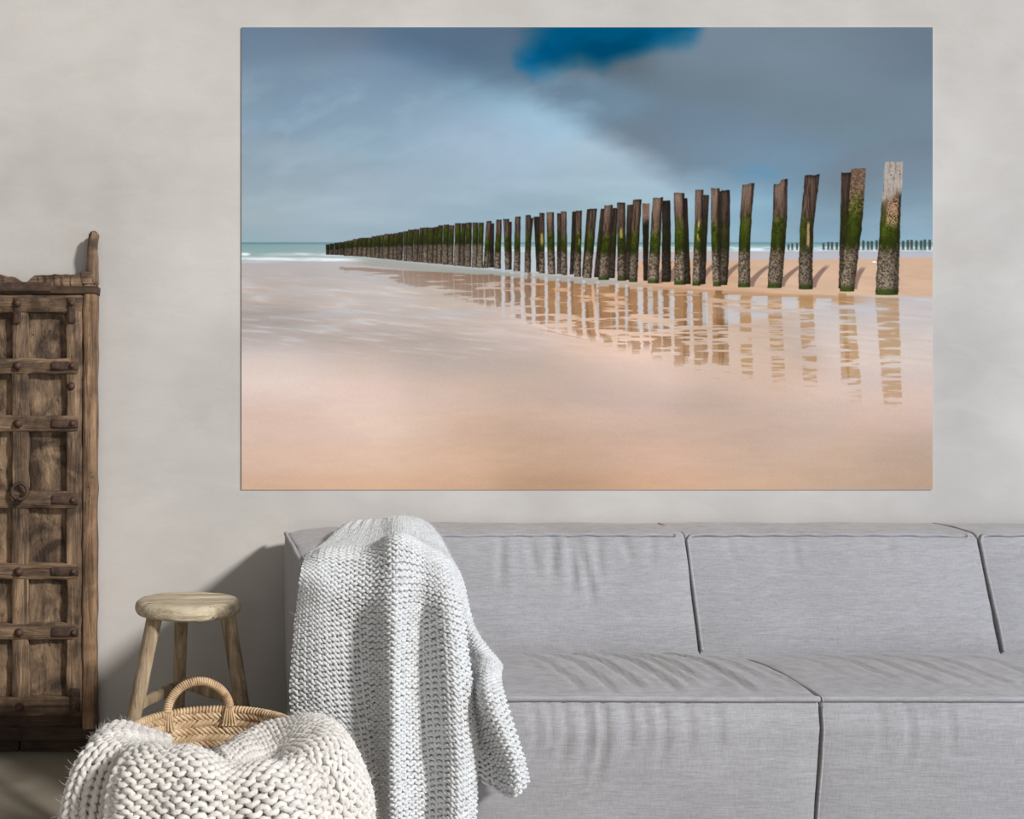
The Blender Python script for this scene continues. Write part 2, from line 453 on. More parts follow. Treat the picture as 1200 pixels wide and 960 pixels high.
def seat_module(x0, x1, seed, folds=(), front=(), left_end=False):
    A = dense([(2.74, .05), (2.705, .12), (2.682, .28), (2.672, .38), (2.684, .446)], .012)
    B = dense([(2.690, .4555), (2.74, .4625), (2.85, .470), (2.95, .4715), (3.05, .466), (3.15, .453), (3.25, .433), (3.335, .408)], .012)
    Cc = dense([(3.345, .39), (3.35, .05)], .06)
    prof = np.concatenate([A, B, Cc]); nf, nb = len(A), len(A) + len(B)
    def disp(X, Y, Z, t):
        a = (X - x0) / (x1 - x0); idx = np.arange(X.shape[1])[None, :]
        isF = idx < nf; isT = (idx >= nf) & (idx < nb)
        e = 1 - np.abs(2 * a - 1) ** 8
        d = .010 * (e - .6) * np.sin(np.clip((Z - .05) / .40, 0, 1) * math.pi) * isF
        d = d + (.010 * (e - .5)) * np.sin(np.clip((Y - 2.69) / .64, 0, 1) * math.pi) * isT
        d = d + .0045 * fbm(X * 4, Y * 5, seed, 3) * isT + .004 * fbm(X * 4, Z * 5, seed + 4, 3) * isF
        for (xc, dep, y0, y1) in folds:
            xx = xc + .05 * np.sin(np.clip((3.15 - Y) / .46, 0, 1) * 1.5) + .004 * np.sin(Y * 30)
            win = sstep(y0 - .03, y0 + .06, Y) * (1 - sstep(y1 - .05, y1 + .04, Y))
            d = d + dep * crease(X, xx, .009) * win * isT
        for (xc, dep, ln) in front:
            h = np.clip((.446 - Z) / .40, 0, 1)
            d = d + .95 * dep * crease(X, xc + .008 * np.sin(h * 9), .008) * (1 - sstep(ln * .4, ln, h)) * sstep(0, .04, h) * isF
        return d
    mb, G = loft(prof, x0 + .0008, x1 - .0008, .008, disp)
    o = part('seat', fix_normals(mb.mesh('seat', SO)), M_LINEN, sofa)
    line = np.array([(G[i, nf - 1] + G[i, nf]) / 2 for i in range(3, len(G) - 3)])
    line[:, 1] -= .006
    V, Q = tubes(line, .0075, 8, True)
    V[:, 2] = line[:, 2].mean() + (V[:, 2] - line[:, 2].mean())
    mb = MB(); mb.add(V, Q); part('piping', mb.mesh('piping', SO), M_LINEN, o)
    sd = []                                             # welts down the front corners
    for gi in (3,):
        l = G[gi, 4:nf - 1].copy(); l[:, 1] -= .002
        V, Q = tubes(l, .0035, 6, True); mb = MB(); mb.add(V, Q); part('piping', mb.mesh('piping', SO), M_LINEN, o)

# the left arm: a full-depth block as high as the back
AX0, AX1 = .166, .505
def arm():
    n, m = 64, 26
    a = np.linspace(-1, 1, m)
    sec = []                                                  # closed section in (x, z): bottom left -> up -> over -> down
    L = dense([(AX0 + .010, .06), (AX0, .30), (AX0 + .003, .738)], .02); T = dense([(AX0 + .008, .752), (AX0 + .05, .762), ((AX0 + AX1) / 2, .772), (AX1 - .05, .764), (AX1 - .008, .752)], .015); R_ = dense([(AX1 - .003, .738), (AX1, .30), (AX1 - .006, .06)], .03)
    sec = np.concatenate([L, T, R_]); nL, nT = len(L), len(T)
    ys = np.concatenate([2.722 + .03 * (1 - np.cos(np.linspace(0, math.pi / 2, 6))), np.linspace(2.77, 3.69, 50), 3.735 - .03 * (1 - np.cos(np.linspace(math.pi / 2, 0, 6)))])
    G = np.zeros((len(ys), len(sec), 3)); c = np.array([(AX0 + AX1) / 2, .42])
    for i, y in enumerate(ys):
        e = min(y - 2.722, 3.735 - y); ins = 0 if e >= .03 else .014 - math.sqrt(max(0, .014 ** 2 - (.014 * (1 - e / .03)) ** 2))
        d = np.gradient(sec, axis=0); d /= np.linalg.norm(d, axis=1, keepdims=True); nn = np.stack([-d[:, 1], d[:, 0]], 1)
        q = sec - nn * ins
        G[i, :, 0] = q[:, 0]; G[i, :, 1] = y; G[i, :, 2] = q[:, 1] - .016 * sstep(2.9, 3.73, y) * (q[:, 1] > .7)
    G[:, :, 0] += .006 * fbm(G[..., 1] * 4, G[..., 2] * 4, 91, 3) * (np.arange(len(sec)) < nL)[None]
    G[:, :, 2] += .004 * fbm(G[..., 0] * 7, G[..., 1] * 7, 92, 3) * ((np.arange(len(sec)) >= nL) & (np.arange(len(sec)) < nL + nT))[None]
    k = len(sec); mb = MB(); _, Q = grid_quads(len(ys), k, False, True); Q = [list(q) for q in Q] + [list(range(k)), [(len(ys) - 1) * k + j for j in range(k)][::-1]]
    mb.add(G.reshape(-1, 3), Q); o = part('arm', fix_normals(mb.mesh('arm', SO)), M_LINEN, sofa)
    top = G[2:-2, nL].copy(); top[:, 0] -= .003
    front = G[1, 2:nL + nT + len(R_) - 1:2].copy(); front[:, 1] -= .002
    V, Q = tubes(top, .0072, 8, True); mb = MB(); mb.add(V, Q); part('piping', mb.mesh('piping', SO), M_LINEN, o)
    V, Q = tubes(front, .006, 8, True); mb = MB(); mb.add(V, Q); part('piping', mb.mesh('piping', SO), M_LINEN, o)
arm()
back_module(AX1 - .01, SX1, 1, False, [(.83, .006, .5), (.99, .007, .42), (1.035, .009, .5), (1.08, .008, .62), (1.135, .005, .45), (1.22, .005, .3), (1.30, .004, .3), (.93, .005, .35)])
back_module(SX1, SX2, 2, False, [(1.55, .003, .3), (1.75, .003, .35), (2.05, .003, .25)])
back_module(SX2, SX3, 3, False, [(2.6, .004, .3)])
fl = [(.80, .006, 2.72, 3.15), (.875, .007, 2.70, 3.12), (.95, .009, 2.73, 3.2), (1.035, .008, 2.71, 3.2), (1.09, .006, 2.75, 3.1), (1.13, .009, 2.80, 3.25), (1.22, .009, 2.72, 3.22), (1.29, .005, 2.8, 3.1), (1.345, .005, 2.74, 3.1)]
seat_module(AX1, SX1 + .006, 5, fl, [(.72, .006, .4), (.755, .005, .3), (.79, .007, .5), (.845, .006, .55), (.885, .009, .62), (.945, .006, .4), (.985, .004, .3), (1.03, .006, .5), (1.09, .005, .4), (1.16, .004, .4)], True)
seat_module(SX1 + .006, SX2, 6, [(1.52, .003, 2.8, 3.1), (1.62, .005, 2.78, 3.15), (1.70, .005, 2.76, 3.1), (1.79, .005, 2.75, 3.15), (1.88, .005, 2.75, 3.15), (2.0, .004, 2.75, 3.1)], [(1.62, .005, .5), (1.72, .004, .4), (1.55, .003, .4)])
seat_module(SX2, SX3, 8, [(2.5, .005, 2.75, 3.1), (2.7, .005, 2.75, 3.1)], [])
for x in (.24, 1.32, 1.50, 2.22, 2.42, 3.18):
    for y in (2.80, 3.60):
        a = np.linspace(0, 2 * math.pi, 16, endpoint=False)
        ring = np.stack([np.stack([x + r * np.cos(a), y + r * np.sin(a), 0 * a + z], 1) for r, z in ((.022, 0.0), (.026, .004), (.028, .062))])
        mb = MB(); mb.grid(ring, False, True); mb.add(ring[0], [list(range(16))[::-1]])
        part('foot', fix_normals(mb.mesh('foot', SO)), M_PLASTIC, sofa)

# ------------------------------------------------------------------ old carved door standing against the wall
door = thing('antique_door', 'tall weathered wooden door with recessed panels and iron ring against wall', 'door', (-.72, 3.74, 0))
DO = np.array(door.location)
DD = 3.70
def dX(px): return (px - CX) / F * DD
def dZ(py): return H - (py - CY) / F * DD
def pl(name, x0, x1, y0, y1, top, bot, axis, mat, label=None, seed=0, amp=.0025, bev=.004, warp=0, taper=0):
    mb = plank(dX(x0), dX(x1), y0, y1, dZ(bot), dZ(top), axis, amp, bev, seed, warp, .02, taper)
    return part(name, fix_normals(mb.mesh(name, DO)), mat, door, label)
YR, YS, YP, YB = 3.692, 3.696, 3.722, 3.775              # front of rails, stiles, panels; back of the door
cols = [(-32, 14), (32, 78)]
rows = [(366, 420), (437, 488), (505, 577), (595, 660), (678, 732), (749, 818)]
sd = 100
for (a, b) in cols:
    for (t, u) in rows:
        sd += 1; pl('panel', a - 3, b + 3, YP, YB - .02, t - 3, u + 3, 'z', M_PANEL, None, sd, .002)
for (a, b) in ((-51, -32), (14, 33), (78, 97)):
    sd += 1; pl('stile', a, b, YS, YB, 345, 838, 'z', M_WZ, None, sd, .003)
rails = [(345, 367), (420, 438), (487, 506), (576, 596), (660, 679), (731, 750), (817, 839)]
for k, (t, b) in enumerate(rails):
    sd += 1; pl('rail', -51, 92 if k not in (0, 6) else 97, YR, YB - .01, t, b, 'x', M_WX, None, sd, .003, .005)
for x0, x1, s in ((97, 112.5, 1), (-66, -51, 2)):
    pl('post', x0, x1, 3.690, YB, 334, 862, 'z', M_POST, None, 140 + s, .0032, .006, .0016)
# pivot posts above the lintel, gnarled and tapering
for x0, x1, s in ((99.5, 112.5, 3), (-66, -53, 4)):
    pl('pivot', x0, x1, 3.742, 3.788, 268, 333, 'z', M_WZ, 'gnarled upright pivot rising above the lintel', 150 + s, .005, .010, .003, .18)
pl('pivot_block', 93.5, 107, 3.70, 3.765, 318, 334, 'x', M_WX, None, 161, .003, .005)
pl('pivot_block', -60, -47, 3.70, 3.765, 318, 334, 'x', M_WX, None, 162, .003, .005)
pl('lintel', -70, 114.5, 3.684, YB, 335.5, 345, 'x', M_DARKWOOD, None, 163, .002, .003)
sd += 1; pl('iron_bar', -60, 60, 3.678, 3.688, 331.5, 342.5, 'x', M_IRON, 'rusted flat bar on the lintel', 171, .0012, .002)
# carved head board with a scalloped top edge
xs = np.linspace(-46, 96, 143); n = len(xs)
top = np.where(xs < 25, 323 - 1.5 * np.cos((xs + 10) / 35 * 3.1), 322 - 1.0 * np.sin((xs - 45) / 48 * 3.14))
notch = np.exp(-((xs - 29) / 7.0) ** 2) * 8; top = top + notch + .8 * vnoise(xs * .22, xs * 0, 4)
mb = MB(); G = np.zeros((n, 4, 3))
for i in range(n):
    zt, zb = dZ(top[i]), dZ(337)
    G[i] = [[dX(xs[i]), 3.702, zb], [dX(xs[i]), 3.702, zt - .003], [dX(xs[i]), 3.708, zt], [dX(xs[i]), 3.735, zt]]
mb.grid(G); b2 = G.copy(); b2[:, :, 1] = 3.738; mb.grid(b2, flip=True)
for e in (0, n - 1): mb.add(np.concatenate([G[e], b2[e][::-1]]), [list(range(8))])
part('head_board', mb.mesh('head_board', DO, False), M_WX, door)
for xx in (44, 52, 63, 71, 82, 3, -8, -20):
    sd += 1; pl('carved_fillet', xx, xx + 4.5, 3.699, 3.706, 324, 335, 'z', M_WX, None, sd, .0015, .002, .001)
# plinth
pl('plinth', -60, 97, 3.706, YB, 838, 853, 'x', M_DARKWOOD, None, 181, .003, .005)
pl('plinth', -64, 113, 3.690, YB, 852, 868, 'x', M_DARKWOOD, None, 182, .004, .006, .0012)
for x, x2 in ((-56, 20), (22, 104)):  # dark skids added under the door, standing in for the shade in the gap
    mb = plank(dX(x), dX(x2), 3.725, 3.77, 0.0, dZ(866), 'x', .001, .003, x, 0, .02)
    part('foot', fix_normals(mb.mesh('foot', DO)), M_DARKWOOD, door)
# iron straps at the rail ends and at the corners
def strap(x0, x1, t, b, axis, s): return pl('iron_strap', x0, x1, 3.6865, 3.6935, t, b, axis, M_IRON, 'rusted iron strap', s, .0012, .0018, .0006)
for k, (t, b) in enumerate(rails):
    m = (t + b) / 2
    if k not in (0, 6):
        strap(61, 92, m - 5, m + 5, 'x', 200 + k); strap(-47, -16, m - 5, m + 5, 'x', 220 + k)
for x in (80, 16.5, -48): strap(x, x + 8.5, 349, 379, 'z', 240 + x)
for x in (83, -47): strap(x, x + 11, 806, 834, 'z', 250 + x)
# iron studs: shared mesh
def dome(r, h, seg=14, rings=5):
    a = np.linspace(0, 2 * math.pi, seg, endpoint=False); G = np.zeros((rings + 2, seg, 3))
    G[0] = np.stack([1.25 * r * np.cos(a), 0 * a, 1.25 * r * np.sin(a)], 1)
    G[1] = np.stack([1.2 * r * np.cos(a), 0 * a - .0012, 1.2 * r * np.sin(a)], 1)
    for k in range(rings):
        p = k / (rings - 1) * 1.35
        G[k + 2] = np.stack([r * math.cos(p) * np.cos(a), 0 * a - .0012 - h * math.sin(p), r * math.cos(p) * np.sin(a)], 1)
    mb = MB(); mb.grid(G, False, True); mb.add(G[-1], [list(range(seg))]); return fix_normals(mb.mesh('stud'))
stud_me = dome(.0085, .010); stud_me.materials.append(M_IRON)
big_me = dome(.0125, .012); big_me.materials.append(M_IRON)
for k, (t, b) in enumerate(rails):
    m = (t + b) / 2
    for x in (22.5, 86, -41):
        if x == 22.5 and k == 3: continue
        part('stud', stud_me if x != 22.5 else big_me, None, door, loc=(dX(x + (m - 590) * .006) - DO[0], 3.6868 - DO[1], dZ(m) - DO[2]))
part('stud', big_me, None, door, loc=(dX(84) - DO[0], YS - .0005 - DO[1], dZ(453)))
part('stud', big_me, None, door, loc=(dX(-41) - DO[0], YS - .0005 - DO[1], dZ(453)))
# ring pull on its staple
a = np.linspace(0, 2 * math.pi, 40, endpoint=False); c = P(23, 576, 3.672); R = .0265
ring = np.stack([c[0] + R * np.cos(a), c[1] - .004 * np.cos(a * 1) + .006 * np.sin(a), c[2] + R * np.sin(a)], 1)
V, Q = tubes(ring, .0065, 10, closed=True); mb = MB(); mb.add(V, Q)
ro = part('ring_pull', mb.mesh('ring_pull', DO), M_IRON, door, 'forged iron ring pull')
c2 = c + np.array([0, .004, -R + .004])
st = np.array([[c2[0] - .010 * math.cos(q), 3.692 - .034 * math.sin(q), c2[2] - .003] for q in np.linspace(0, math.pi, 9)])
c3 = c + np.array([0, .0, -R]); st2 = st.copy(); 
mb = MB(); V, Q = tubes(st2 + np.array([0, 0, 0]), .0045, 8, True); mb.add(V, Q)
part('staple', mb.mesh('staple', DO), M_IRON, ro)

# ------------------------------------------------------------------ three-legged stool
stool = thing('wooden_stool', 'old bleached wooden three-legged stool with round seat beside the sofa end', 'stool', (-.127, 3.019, 0))
SK = .87                                                   # size of the stool against its first layout
def sk(p): return np.array([p[0] * SK, p[1] * SK, H + (p[2] - H) * SK])
TO = np.array(stool.location)
nr, na = 14, 72
a = np.linspace(0, 2 * math.pi, na, endpoint=False)
R = .163 * SK * (1 + .02 * np.cos(2 * a + .7) + .012 * np.sin(3 * a) + .006 * vnoise(a * 5, a * 0, 3))
R = R * (1 - .05 * np.exp(-((a - 5.35) / .10) ** 2) - .03 * np.exp(-((a - 4.3) / .2) ** 2))
prof = [(0.001, 0), (.2, 0), (.4, 0), (.6, -.0005), (.75, -.001), (.86, -.002), (.93, -.0045), (.98, -.011), (1.0, -.021), (.995, -.031), (.96, -.039), (.9, -.042), (.5, -.042), (0.001, -.042)]
G = np.zeros((len(prof), na, 3))
for i, (f, z) in enumerate(prof):
    x = R * f * np.cos(a); y = R * f * np.sin(a)
    zz = z + .0025 * fbm(x * 14 + 3, y * 40, 5, 3) * (1 if i < 7 else 0) - (.003 * (f < .8) * (1 - f))
    zz = zz - .005 * np.exp(-((x - .085) / .035) ** 2 - ((y - .02 - .3 * x + .02) / .004) ** 2) * (i < 8)
    G[i] = np.stack([TO[0] + x * (1 + .004 * vnoise(a * 9, zz * 90, 8)), TO[1] + y, H + (.560 - H) * SK + zz + .006 * x], 1)
mb = MB(); mb.grid(G, False, True)
part('seat', fix_normals(mb.mesh('seat', TO)), M_STOOL, stool)
# splits in the seat edge, hollowed strips
def leg(top, bot, r0, r1, seed, n=26, sides=14):
    top, bot = np.array(top), np.array(bot); t = np.linspace(0, 1, n)
    pts = top + (bot - top) * t[:, None]
    aa = np.linspace(0, 2 * math.pi, sides, endpoint=False); G = np.zeros((n, sides, 3))
    for i in range(n):
        r = r0 + (r1 - r0) * t[i]
        rr = r * (1 + .12 * np.cos(4 * aa + .5) * .5 + .05 * vnoise(aa * 1.3, np.full(sides, t[i] * 9), seed))
        G[i, :, 0] = pts[i, 0] + rr * np.cos(aa); G[i, :, 1] = pts[i, 1] + rr * np.sin(aa); G[i, :, 2] = pts[i, 2]
    mb = MB(); _, Q = grid_quads(n, sides, False, True); Q = [list(q) for q in Q]
    Q += [list(range(sides)), [(n - 1) * sides + k for k in range(sides)][::-1]]
    mb.add(G.reshape(-1, 3), Q); return fix_normals(mb.mesh('leg', TO))
legs0 = [((-.243, 3.40, .525), (-.349, 3.345, 0.0)), ((-.023, 3.405, .525), (.066, 3.345, 0.0)), ((-.170, 3.575, .525), (-.192, 3.66, 0.0))]
legs = []
for t_, b_ in legs0:
    t_, b_ = sk(t_), sk(b_); legs.append((t_, t_ + (b_ - t_) * t_[2] / (t_[2] - b_[2])))
part('leg', leg(*legs[0], .0208, .0165, 1), M_LEG, stool)
part('leg', leg(*legs[1], .0198, .0165, 2), M_LEG, stool)
part('leg', leg(*legs[2], .0180, .0155, 3), M_LEG, stool)
def on(k, z):
    t, b = map(np.array, legs[k]); return b + (t - b) * z / t[2]
for (i, j, z) in ((0, 2, H + (.25 - H) * SK), (2, 1, H + (.262 - H) * SK)):
    p, q = on(i, z), on(j, z); d = (q - p) / np.linalg.norm(q - p); n_ = np.array([-d[1], d[0], 0]); n_ /= np.linalg.norm(n_)
    t = np.linspace(.004, np.linalg.norm(q - p) - .004, 10)
    sec = [(-.008, -.014), (.008, -.014), (.010, -.010), (.010, .010), (.008, .014), (-.008, .014), (-.010, .010), (-.010, -.010)]
    G = np.array([[p + d * tt + n_ * s[0] + np.array([0, 0, s[1] * (1 + .08 * math.sin(tt * 60 + k))]) for k, s in enumerate(sec)] for tt in t])
    mb = MB(); _, Q = grid_quads(10, 8, False, True); Q = [list(x) for x in Q] + [list(range(8)), [72 + k for k in range(8)][::-1]]
    mb.add(G.reshape(-1, 3), Q); part('stretcher', fix_normals(mb.mesh('stretcher', TO)), M_LEG, stool)

# ------------------------------------------------------------------ big photo print on the wall (flat artwork: colour per point of a fine grid)
PX0, PX1, PY0, PY1, PD = 283.0, 1093.0, 32.0, 574.0, 3.7955
pic = thing('photo_print', 'large frameless beach photo print of weathered wooden posts hung above the sofa', 'picture', tuple(P(688, 574, PD + .006)))
PO = np.array(pic.location)
NX, NY = 1216, 814
gx = np.linspace(PX0, PX1, NX); gy = np.linspace(PY0, PY1, NY)
X, Y = np.meshgrid(gx, gy)                                  # paint coordinates, one unit = 1 px of the photograph
def C(r, g, b): return np.array([r, g, b], float)
def blend(img, m, c):
    c = np.asarray(c, float)
    img += (c - img) * np.clip(m, 0, 1)[..., None]
def rbf(pts, sx, sy, sub=8):
    """smooth colour field through scattered colours"""
    xs = np.linspace(PX0, PX1, NX // sub); ys = np.linspace(PY0, PY1, NY // sub); A, B = np.meshgrid(xs, ys)
    num = 0; den = 0
    for (x, y, c) in pts:
        g = np.exp(-((A - x) / sx) ** 2 - ((B - y) / sy) ** 2) + 1e-9; num = num + g[..., None] * C(*c); den = den + g
    S = num / den[..., None]
    fx = (X - PX0) / (PX1 - PX0) * (S.shape[1] - 1); fy = (Y - PY0) / (PY1 - PY0) * (S.shape[0] - 1)
    i = np.clip(fx.astype(int), 0, S.shape[1] - 2); j = np.clip(fy.astype(int), 0, S.shape[0] - 2); u = (fx - i)[..., None]; v = (fy - j)[..., None]
    return (S[j, i] * (1 - u) + S[j, i + 1] * u) * (1 - v) + (S[j + 1, i] * (1 - u) + S[j + 1, i + 1] * u) * v
# sky
lit = rbf([(300, 40, (102, 123, 150)), (420, 40, (104, 122, 146)), (520, 60, (112, 132, 154)), (300, 90, (118, 141, 166)), (420, 90, (124, 148, 170)), (540, 100, (124, 146, 166)),
           (300, 140, (129, 154, 175)), (420, 140, (133, 158, 178)), (540, 135, (142, 167, 187)), (640, 150, (150, 175, 194)), (720, 190, (158, 184, 202)), (790, 225, (150, 176, 193)), (860, 250, (134, 162, 178)),
           (300, 185, (135, 161, 175)), (420, 180, (140, 166, 182)), (540, 170, (147, 172, 190)), (640, 195, (154, 179, 196)), (300, 225, (141, 166, 177)), (420, 222, (150, 173, 186)), (540, 225, (148, 172, 185)), (680, 235, (144, 172, 186)),
           (300, 255, (154, 175, 184)), (420, 255, (148, 172, 182)), (560, 255, (138, 166, 178)), (720, 262, (136, 165, 178)), (300, 282, (138, 164, 174)), (450, 282, (138, 165, 175)), (620, 282, (136, 166, 177)), (800, 275, (134, 164, 177)),
           (920, 262, (122, 156, 174)), (1000, 262, (118, 152, 172)), (1080, 268, (128, 158, 176)), (900, 282, (130, 160, 174)), (1080, 284, (128, 158, 174))], 62, 30)
drk = rbf([(480, 40, (98, 114, 136)), (560, 50, (94, 109, 129)), (600, 90, (104, 122, 140)), (660, 100, (98, 113, 130)), (730, 95, (106, 124, 142)), (830, 50, (114, 131, 151)), (840, 100, (108, 123, 140)), (920, 50, (114, 128, 146)), (1000, 50, (106, 120, 138)), (1080, 45, (96, 111, 131)),
           (760, 140, (100, 117, 133)), (850, 150, (103, 119, 134)), (950, 140, (106, 121, 137)), (1080, 140, (104, 121, 138)), (830, 190, (106, 125, 141)), (900, 200, (108, 132, 149)), (980, 200, (106, 127, 143)), (1080, 200, (108, 131, 148)), (900, 240, (116, 146, 164)), (1080, 235, (114, 142, 159))], 60, 34)
wx = fbm(X / 70, Y / 40, 3, 4); wy = fbm(X / 46, Y / 26, 31, 4)
yb = np.interp(X, [340, 430, 500, 560, 620, 680, 740, 800, 870, 960, 1093], [22, 44, 66, 92, 112, 142, 178, 210, 226, 238, 240])
hw = np.interp(X, [340, 600, 760, 900, 1093], [26, 24, 26, 30, 34])
dm = sstep(-hw, hw, yb - Y + 9 * wx + 8 * wy)
img = lit + (drk - lit) * dm[..., None]
# blue opening in the cloud
bl = np.interp(X, [590, 605, 625, 650, 680, 705, 735, 765, 800, 822, 832], [48, 74, 88, 84, 72, 80, 72, 60, 50, 44, 34])
m = sstep(-15, 22, bl - Y + 7 * wx + 9 * wy) * sstep(604, 664, X + (Y - 32) * .75 + 16 * wy) * sstep(832, 812, X + 8 * wx + .25 * (Y - 32))
blend(img, m * .97, C(0, 86, 131) + (C(6, 98, 146) - C(0, 86, 131)) * sstep(.2, .8, fbm(X / 60, Y / 30, 9, 3) + .4)[..., None])
blend(img, sstep(1, .1, np.hypot((X - 884) / 42, (Y - 203) / 16)) * (.45 + .4 * wy), C(84, 138, 170))
cl = fbm((X + Y * .5) / 85, Y / 34, 11, 5); img *= (1 + .030 * cl * (1 - m * .6))[..., None]
img += (C(9, 9, 8)) * (np.clip(fbm(X / 90, Y / 18, 21, 4), -.2, 1) * sstep(110, 200, Y) * (1 - dm))[..., None]
blend(img, np.clip(fbm((X - Y * 1.1) / 60, (Y + X * .5) / 26, 27, 4), 0, 1) * sstep(60, 130, Y) * sstep(260, 200, Y) * sstep(760, 640, X) * .5, C(164, 186, 202))

# sea
hz = 284.3
sea = Y > hz
def over(cond_soft, c): blend(img, cond_soft, c)
over(sstep(hz - .6, hz + .6, Y), np.stack([np.interp(Y, [284, 288, 296, 304], [k[0], k[1], k[2], k[3]]) for k in ((104, 128, 142, 158), (142, 158, 166, 174), (146, 158, 164, 172))], -1))
over(sstep(1.6, .3, np.abs(Y - 285)) * .55, C(84, 124, 132))
st = fbm(X / 22, Y / 1.4, 41, 3); over(np.clip(st - .1, 0, 1) * (Y > 288) * (Y < 300) * .5, C(120, 146, 148))
# shore: wet sand behind the waves, dry bank on the right
over(sstep(304.5, 307.5, Y), C(178, 172, 172))
over(sstep(310, 322, Y) * sstep(560, 400, X), C(188, 174, 166))
# breakers, left
foam = fbm(X / 16, Y / 2.6, 51, 4)
over(sstep(2.6, .6, np.abs(Y - 298.6 - .5 * np.sin(X * .05))) * sstep(295, 330, X) * sstep(472, 420, X) * (.55 + .6 * foam), C(226, 232, 234))
over(sstep(3.2, .8, np.abs(Y - 304.0 - (X - 360) * .012)) * sstep(460, 395, X) * (.85 + .5 * foam), C(228, 232, 234))
over(sstep(1.0, .3, np.sqrt(((X - 287) / 9) ** 2 + ((Y - 298) / 2.6) ** 2)), C(236, 240, 240))
over(sstep(1.2, .3, np.abs(Y - 307.2)) * sstep(350, 300, X) * .5, C(215, 216, 216))
over(sstep(1.0, .2, np.abs(Y - 313.4)) * sstep(330, 345, X) * sstep(420, 395, X) * .35, C(208, 206, 206))
# surf seen through the posts
over((Y > 289) * (Y < 295) * sstep(480, 560, X) * (.55 + .5 * fbm(X / 9, Y / 1.6, 57, 3)), C(212, 220, 224))
over((Y > 295) * (Y < 320) * sstep(470, 560, X) * sstep(700, 640, X) * .8, C(176, 184, 190))
over(sstep(293, 297, Y) * sstep(660, 720, X) * .9, C(178, 168, 172))
over(sstep(.95, .4, np.sqrt(((X - 886) / 13) ** 2 + ((Y - 292.3) / 2.0) ** 2)) * .9, C(226, 232, 234))
over(sstep(303, 306, Y - .012 * (900 - X) - 1.0 * fbm(X / 30, Y / 6, 61, 2)) * sstep(700, 760, X), C(198, 158, 126))
over(sstep(296, 299, Y) * sstep(302, 300, Y) * sstep(720, 780, X) * sstep(930, 860, X) * .5, C(196, 164, 142))
bank = sstep(306, 312, Y) * sstep(700, 780, X)
img *= (1 + .05 * fbm(X / 40, Y / 7, 63, 3) * bank)[..., None]
over(sstep(1.0, .5, np.sqrt(((X - 1025) / 4) ** 2 + ((Y - 307) / 1.2) ** 2)), C(240, 236, 230))
# sand of the foreground
sand = rbf([(300, 318, (180, 170, 168)), (420, 318, (176, 168, 166)), (560, 322, (176, 150, 134)), (700, 328, (190, 152, 120)), (900, 345, (202, 160, 124)), (1080, 348, (184, 170, 166)),
            (300, 345, (192, 172, 162)), (420, 345, (196, 176, 166)), (560, 350, (190, 168, 154)), (700, 355, (198, 160, 128)), (850, 365, (196, 164, 138)), (1000, 370, (176, 160, 152)), (1080, 372, (174, 160, 154)),
            (300, 372, (164, 148, 142)), (420, 372, (184, 164, 156)), (560, 378, (192, 170, 158)), (700, 385, (206, 174, 148)), (850, 395, (196, 170, 148)), (1000, 400, (184, 164, 152)), (1080, 400, (178, 162, 154)),
            (300, 400, (178, 158, 150)), (420, 400, (170, 150, 142)), (520, 405, (172, 152, 142)), (620, 400, (188, 168, 158)), (720, 410, (212, 180, 156)), (850, 425, (204, 176, 154)), (1000, 430, (194, 168, 150)), (1080, 430, (186, 166, 152)),
            (300, 425, (206, 178, 162)), (420, 425, (200, 172, 156)), (520, 425, (178, 156, 144)), (600, 425, (166, 146, 134)), (700, 435, (178, 154, 138)), (800, 445, (196, 168, 148)), (920, 455, (202, 172, 150)), (1080, 460, (202, 170, 146)),
            (300, 460, (216, 186, 168)), (420, 460, (216, 184, 166)), (520, 460, (196, 166, 148)), (600, 455, (178, 152, 136)), (700, 460, (170, 146, 130)), (800, 470, (172, 148, 132)), (920, 480, (180, 154, 136)), (1080, 490, (194, 160, 136)),
            (300, 500, (220, 188, 166)), (420, 500, (218, 186, 164)), (520, 500, (204, 170, 146)), (620, 495, (190, 158, 136)), (700, 500, (192, 160, 138)), (800, 500, (188, 158, 136)), (920, 510, (178, 150, 130)), (1080, 520, (180, 148, 124)),
            (300, 540, (218, 184, 156)), (420, 540, (220, 184, 154)), (520, 540, (208, 170, 140)), (640, 535, (200, 164, 136)), (760, 535, (204, 168, 142)), (880, 540, (194, 160, 134)), (1000, 540, (182, 150, 124)), (1080, 545, (180, 146, 120)),
            (300, 572, (212, 172, 136)), (420, 572, (214, 172, 134)), (520, 572, (202, 160, 124)), (640, 570, (190, 150, 118)), (760, 570, (204, 162, 128)), (880, 570, (200, 160, 128)), (1000, 570, (188, 152, 122)), (1080, 572, (180, 142, 112))], 58, 19)
edge = np.interp(X, [283, 380, 450, 560, 650, 760, 900, 1010, 1093], [311, 312, 313, 318, 326, 335, 343, 347, 348])
over(sstep(edge - 2.5, edge + 2.5, Y + .8 * fbm(X / 18, Y / 4, 71, 2)), sand)
# grey-green pool at the feet of the posts
pool = np.interp(X, [380, 440, 520, 600, 680, 760], [300, 305, 313, 320, 327, 332])
over(sstep(6.5, 2.5, np.abs(Y - pool - 3)) * sstep(395, 440, X) * sstep(790, 690, X) * .85, C(150, 148, 138))
# ripples and wet film
rip = fbm(X / 34 + Y * .02, (Y - .10 * X) / 3.2, 81, 4)
zone = sstep(310, 330, Y) * sstep(440, 380, Y - .03 * (X - 283))
img *= (1 + .055 * rip * zone)[..., None]
over(np.clip(rip - .18, 0, 1) * 1.6 * zone * sstep(700, 500, X) * .55, C(206, 204, 206))
over(np.clip(fbm(X / 90, (Y + .06 * X) / 7, 85, 3) - .05, 0, 1) * sstep(322, 340, Y) * sstep(400, 365, Y) * sstep(640, 480, X) * .9, C(178, 178, 184))
